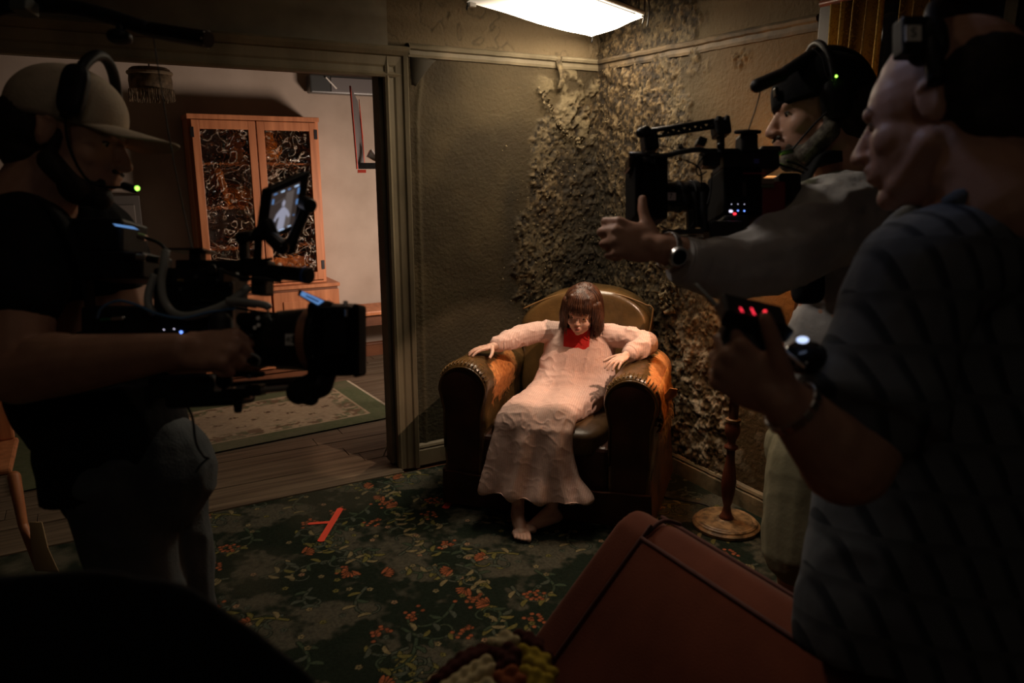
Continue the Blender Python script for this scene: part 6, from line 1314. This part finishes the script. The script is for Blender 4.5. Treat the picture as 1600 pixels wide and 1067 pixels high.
part('front_post', MB().pbox(1008, 236, 1016, 256, 1.51, .02), M['dark'], T, bevel=.002); part('round_joint', MB().cap(P(1006, 249, 1.50), P(1014, 248, 1.50), .008), M['dark'], T, smooth=True)
part('upper_tube', MB().cyl(P(983, 241, 1.50), P(1030, 242, 1.50), .005, n=14), M['dark'], T, smooth=True)
def cable(pts, r, m, name='cable'): part(name, MB().tube([P(*p) for p in pts], r, n=10, sub=8), m, T, smooth=True)
cable([(1016, 244, 1.50), (1040, 243, 1.49), (1062, 238, 1.485), (1090, 234, 1.49), (1110, 238, 1.50)], .0055, M['rubber'], 'thick_cable')
cable([(1060, 229, 1.51), (1075, 233, 1.505), (1095, 232, 1.505), (1112, 236, 1.51)], .0018, M['dark']); cable([(1070, 250, 1.52), (1090, 260, 1.51), (1096, 275, 1.51), (1094, 300, 1.52)], .0018, M['rubber']); cable([(1098, 246, 1.52), (1088, 262, 1.515), (1092, 274, 1.515), (1104, 268, 1.52)], .0018, M['rubber'])
cable([(1032, 228, 1.51), (1045, 230, 1.51), (1056, 236, 1.51)], .0012, M['rubber']); cable([(1030, 352, 1.50), (1050, 360, 1.50), (1075, 358, 1.50), (1085, 345, 1.52)], .0016, M['rubber']); cable([(1112, 270, 1.53), (1110, 300, 1.53), (1105, 320, 1.53)], .0020, M['rubber'])
cable([(1215, 256, 1.60), (1232, 262, 1.60), (1256, 270, 1.60)], .0028, M['rubber']); cable([(1228, 252, 1.61), (1244, 256, 1.61), (1262, 266, 1.61)], .0028, M['rubber'])
part('small_bracket', MB().pbox(1088, 216, 1102, 230, 1.52, .03, -20), M['black'], T, bevel=.003); part('small_screw', MB().cyl(P(1062, 226, 1.52), P(1066, 234, 1.52), .005, n=12), M['dark'], T); part('connector_block', MB().pbox(1094, 240, 1122, 262, 1.53, .04), M['blackmetal'], T, bevel=.003)
part('connector', MB().cyl(P(1096, 241, 1.51), P(1099, 241, 1.53), .004, n=12), M['steel'], T)
for y, d_ in ((362, 1.50), (371, 1.53)): part('rod', MB().cyl(P(1034, y+2, d_), P(1098, y-1, d_), .0055, n=16), M['steel'] if y > 365 else M['dark'], T, smooth=False)
part('rod_clamp', MB().pbox(1074, 330, 1084, 366, 1.52, .03), M['black'], T, bevel=.003); part('base_plate', MB().pbox(1098, 350, 1152, 384, 1.53, .11), M['black'], T, bevel=.006); part('dovetail', MB().pbox(1082, 376, 1120, 385, 1.52, .08), M['black'], T, bevel=.004)
part('lower_body', MB().pbox(1118, 342, 1160, 378, 1.55, .12), M['black'], T, bevel=.008); part('support_arm', MB().cyl(P(1100, 300, 1.55), P(1100, 362, 1.55), .008, n=14), M['black'], T); part('support_arm', MB().cyl(P(1086, 300, 1.56), P(1088, 355, 1.56), .008, n=14), M['black'], T)
for x, y, m_, r_ in ((1142, 330, 'led_white', .0032), (1148, 334, 'led_red', .0026), (1153, 329, 'led_blue', .0015), (1163, 329.5, 'led_blue', .0015), (1143, 319, 'led_white', .0008), (1153, 319, 'led_white', .0008), (1163, 319, 'led_white', .0008)): part('indicator', MB().ell(P(x, y, 1.557), (r_*1.4, .001, r_), CX, n=10, m=6), M[m_], T, smooth=True)

# ================================================================ focus remote in the foreground hand
T = thing('focus_remote', P(1178, 525, .94), 'black wireless focus remote with red digits held in the foreground hand', 'remote')
uu = nrm(RT*.93-UP*.22); vv = nrm(UP*.55+FW*.80+RT*.12); ww = nrm(np.cross(uu, vv)); AX = np.array([uu, vv, ww])
part('housing', MB().box(P(1174, 494, .945), (.040, .024, .012), AX), M['black'], T, bevel=.004); tc_ = P(1172, 494, .965)
ds = nrm(ww if ww@FW < 0 else -ww); tp = P(1170, 492, .925)
for k, ch in enumerate(('1', '1')): text('digit', ch, .027, tp+RT*(k*.0135-.006)-UP*(.0005*k), np.array([nrm(RT*.95-UP*.15), nrm(UP*.85-RT*.42), -FW]), emi('red_digit', (1, .03, .06), 1.5), T)
part('red_dot', MB().ell(tp+RT*.020+UP*.004, .0022, n=10, m=8), M['led_red'], T, smooth=True)
part('lower_housing', MB().add(*sq_ell(P(1158, 538, .955), (.030, .024, .026), np.array([nrm(RT-UP*.2), FW, nrm(UP+RT*.2)]), 4)), M['black'], T, smooth=True); part('side_ear', MB().pbox(1126, 470, 1142, 512, .98, .03, 30), M['black'], T, bevel=.004); part('side_ear', MB().pbox(1212, 508, 1232, 534, .96, .03, -40), M['black'], T, bevel=.004)
part('focus_knob', MB().cyl(P(1158, 546, .93), P(1152, 550, .97), .024, n=32), M['rubber'], T, bevel=.003)
part('hand_wheel', MB().lathe([(.0, .012), (.022, .011), (.030, .004), (.031, -.004), (.028, -.012), (0, -.014)], P(1258, 556, .97), 36, np.array([nrm(RT+UP*.1), nrm(FW+UP*.5), nrm(UP-FW*.5)])), mat('glossy_black', (.02,.02,.022), .08, .3), T, smooth=True); part('wheel_rim', MB().cyl(P(1222, 545, .955), P(1258, 574, .94), .0022, n=10), M['steel'], T)
part('wheel_glint', MB().ell(P(1254, 531, .955), (.008, .004, .0045), CX), emi('glint_cool', (.55,.68,1), 1.3), T, smooth=True)  # bluish highlight of the hand wheel, made as a small glowing ellipsoid
part('antenna', MB().tube([P(1138, 497, .98), P(1112, 470, 1.02), P(1088, 445, 1.08)], [.0040, .0036, .0036], n=10), M['rubber'], T, smooth=True)
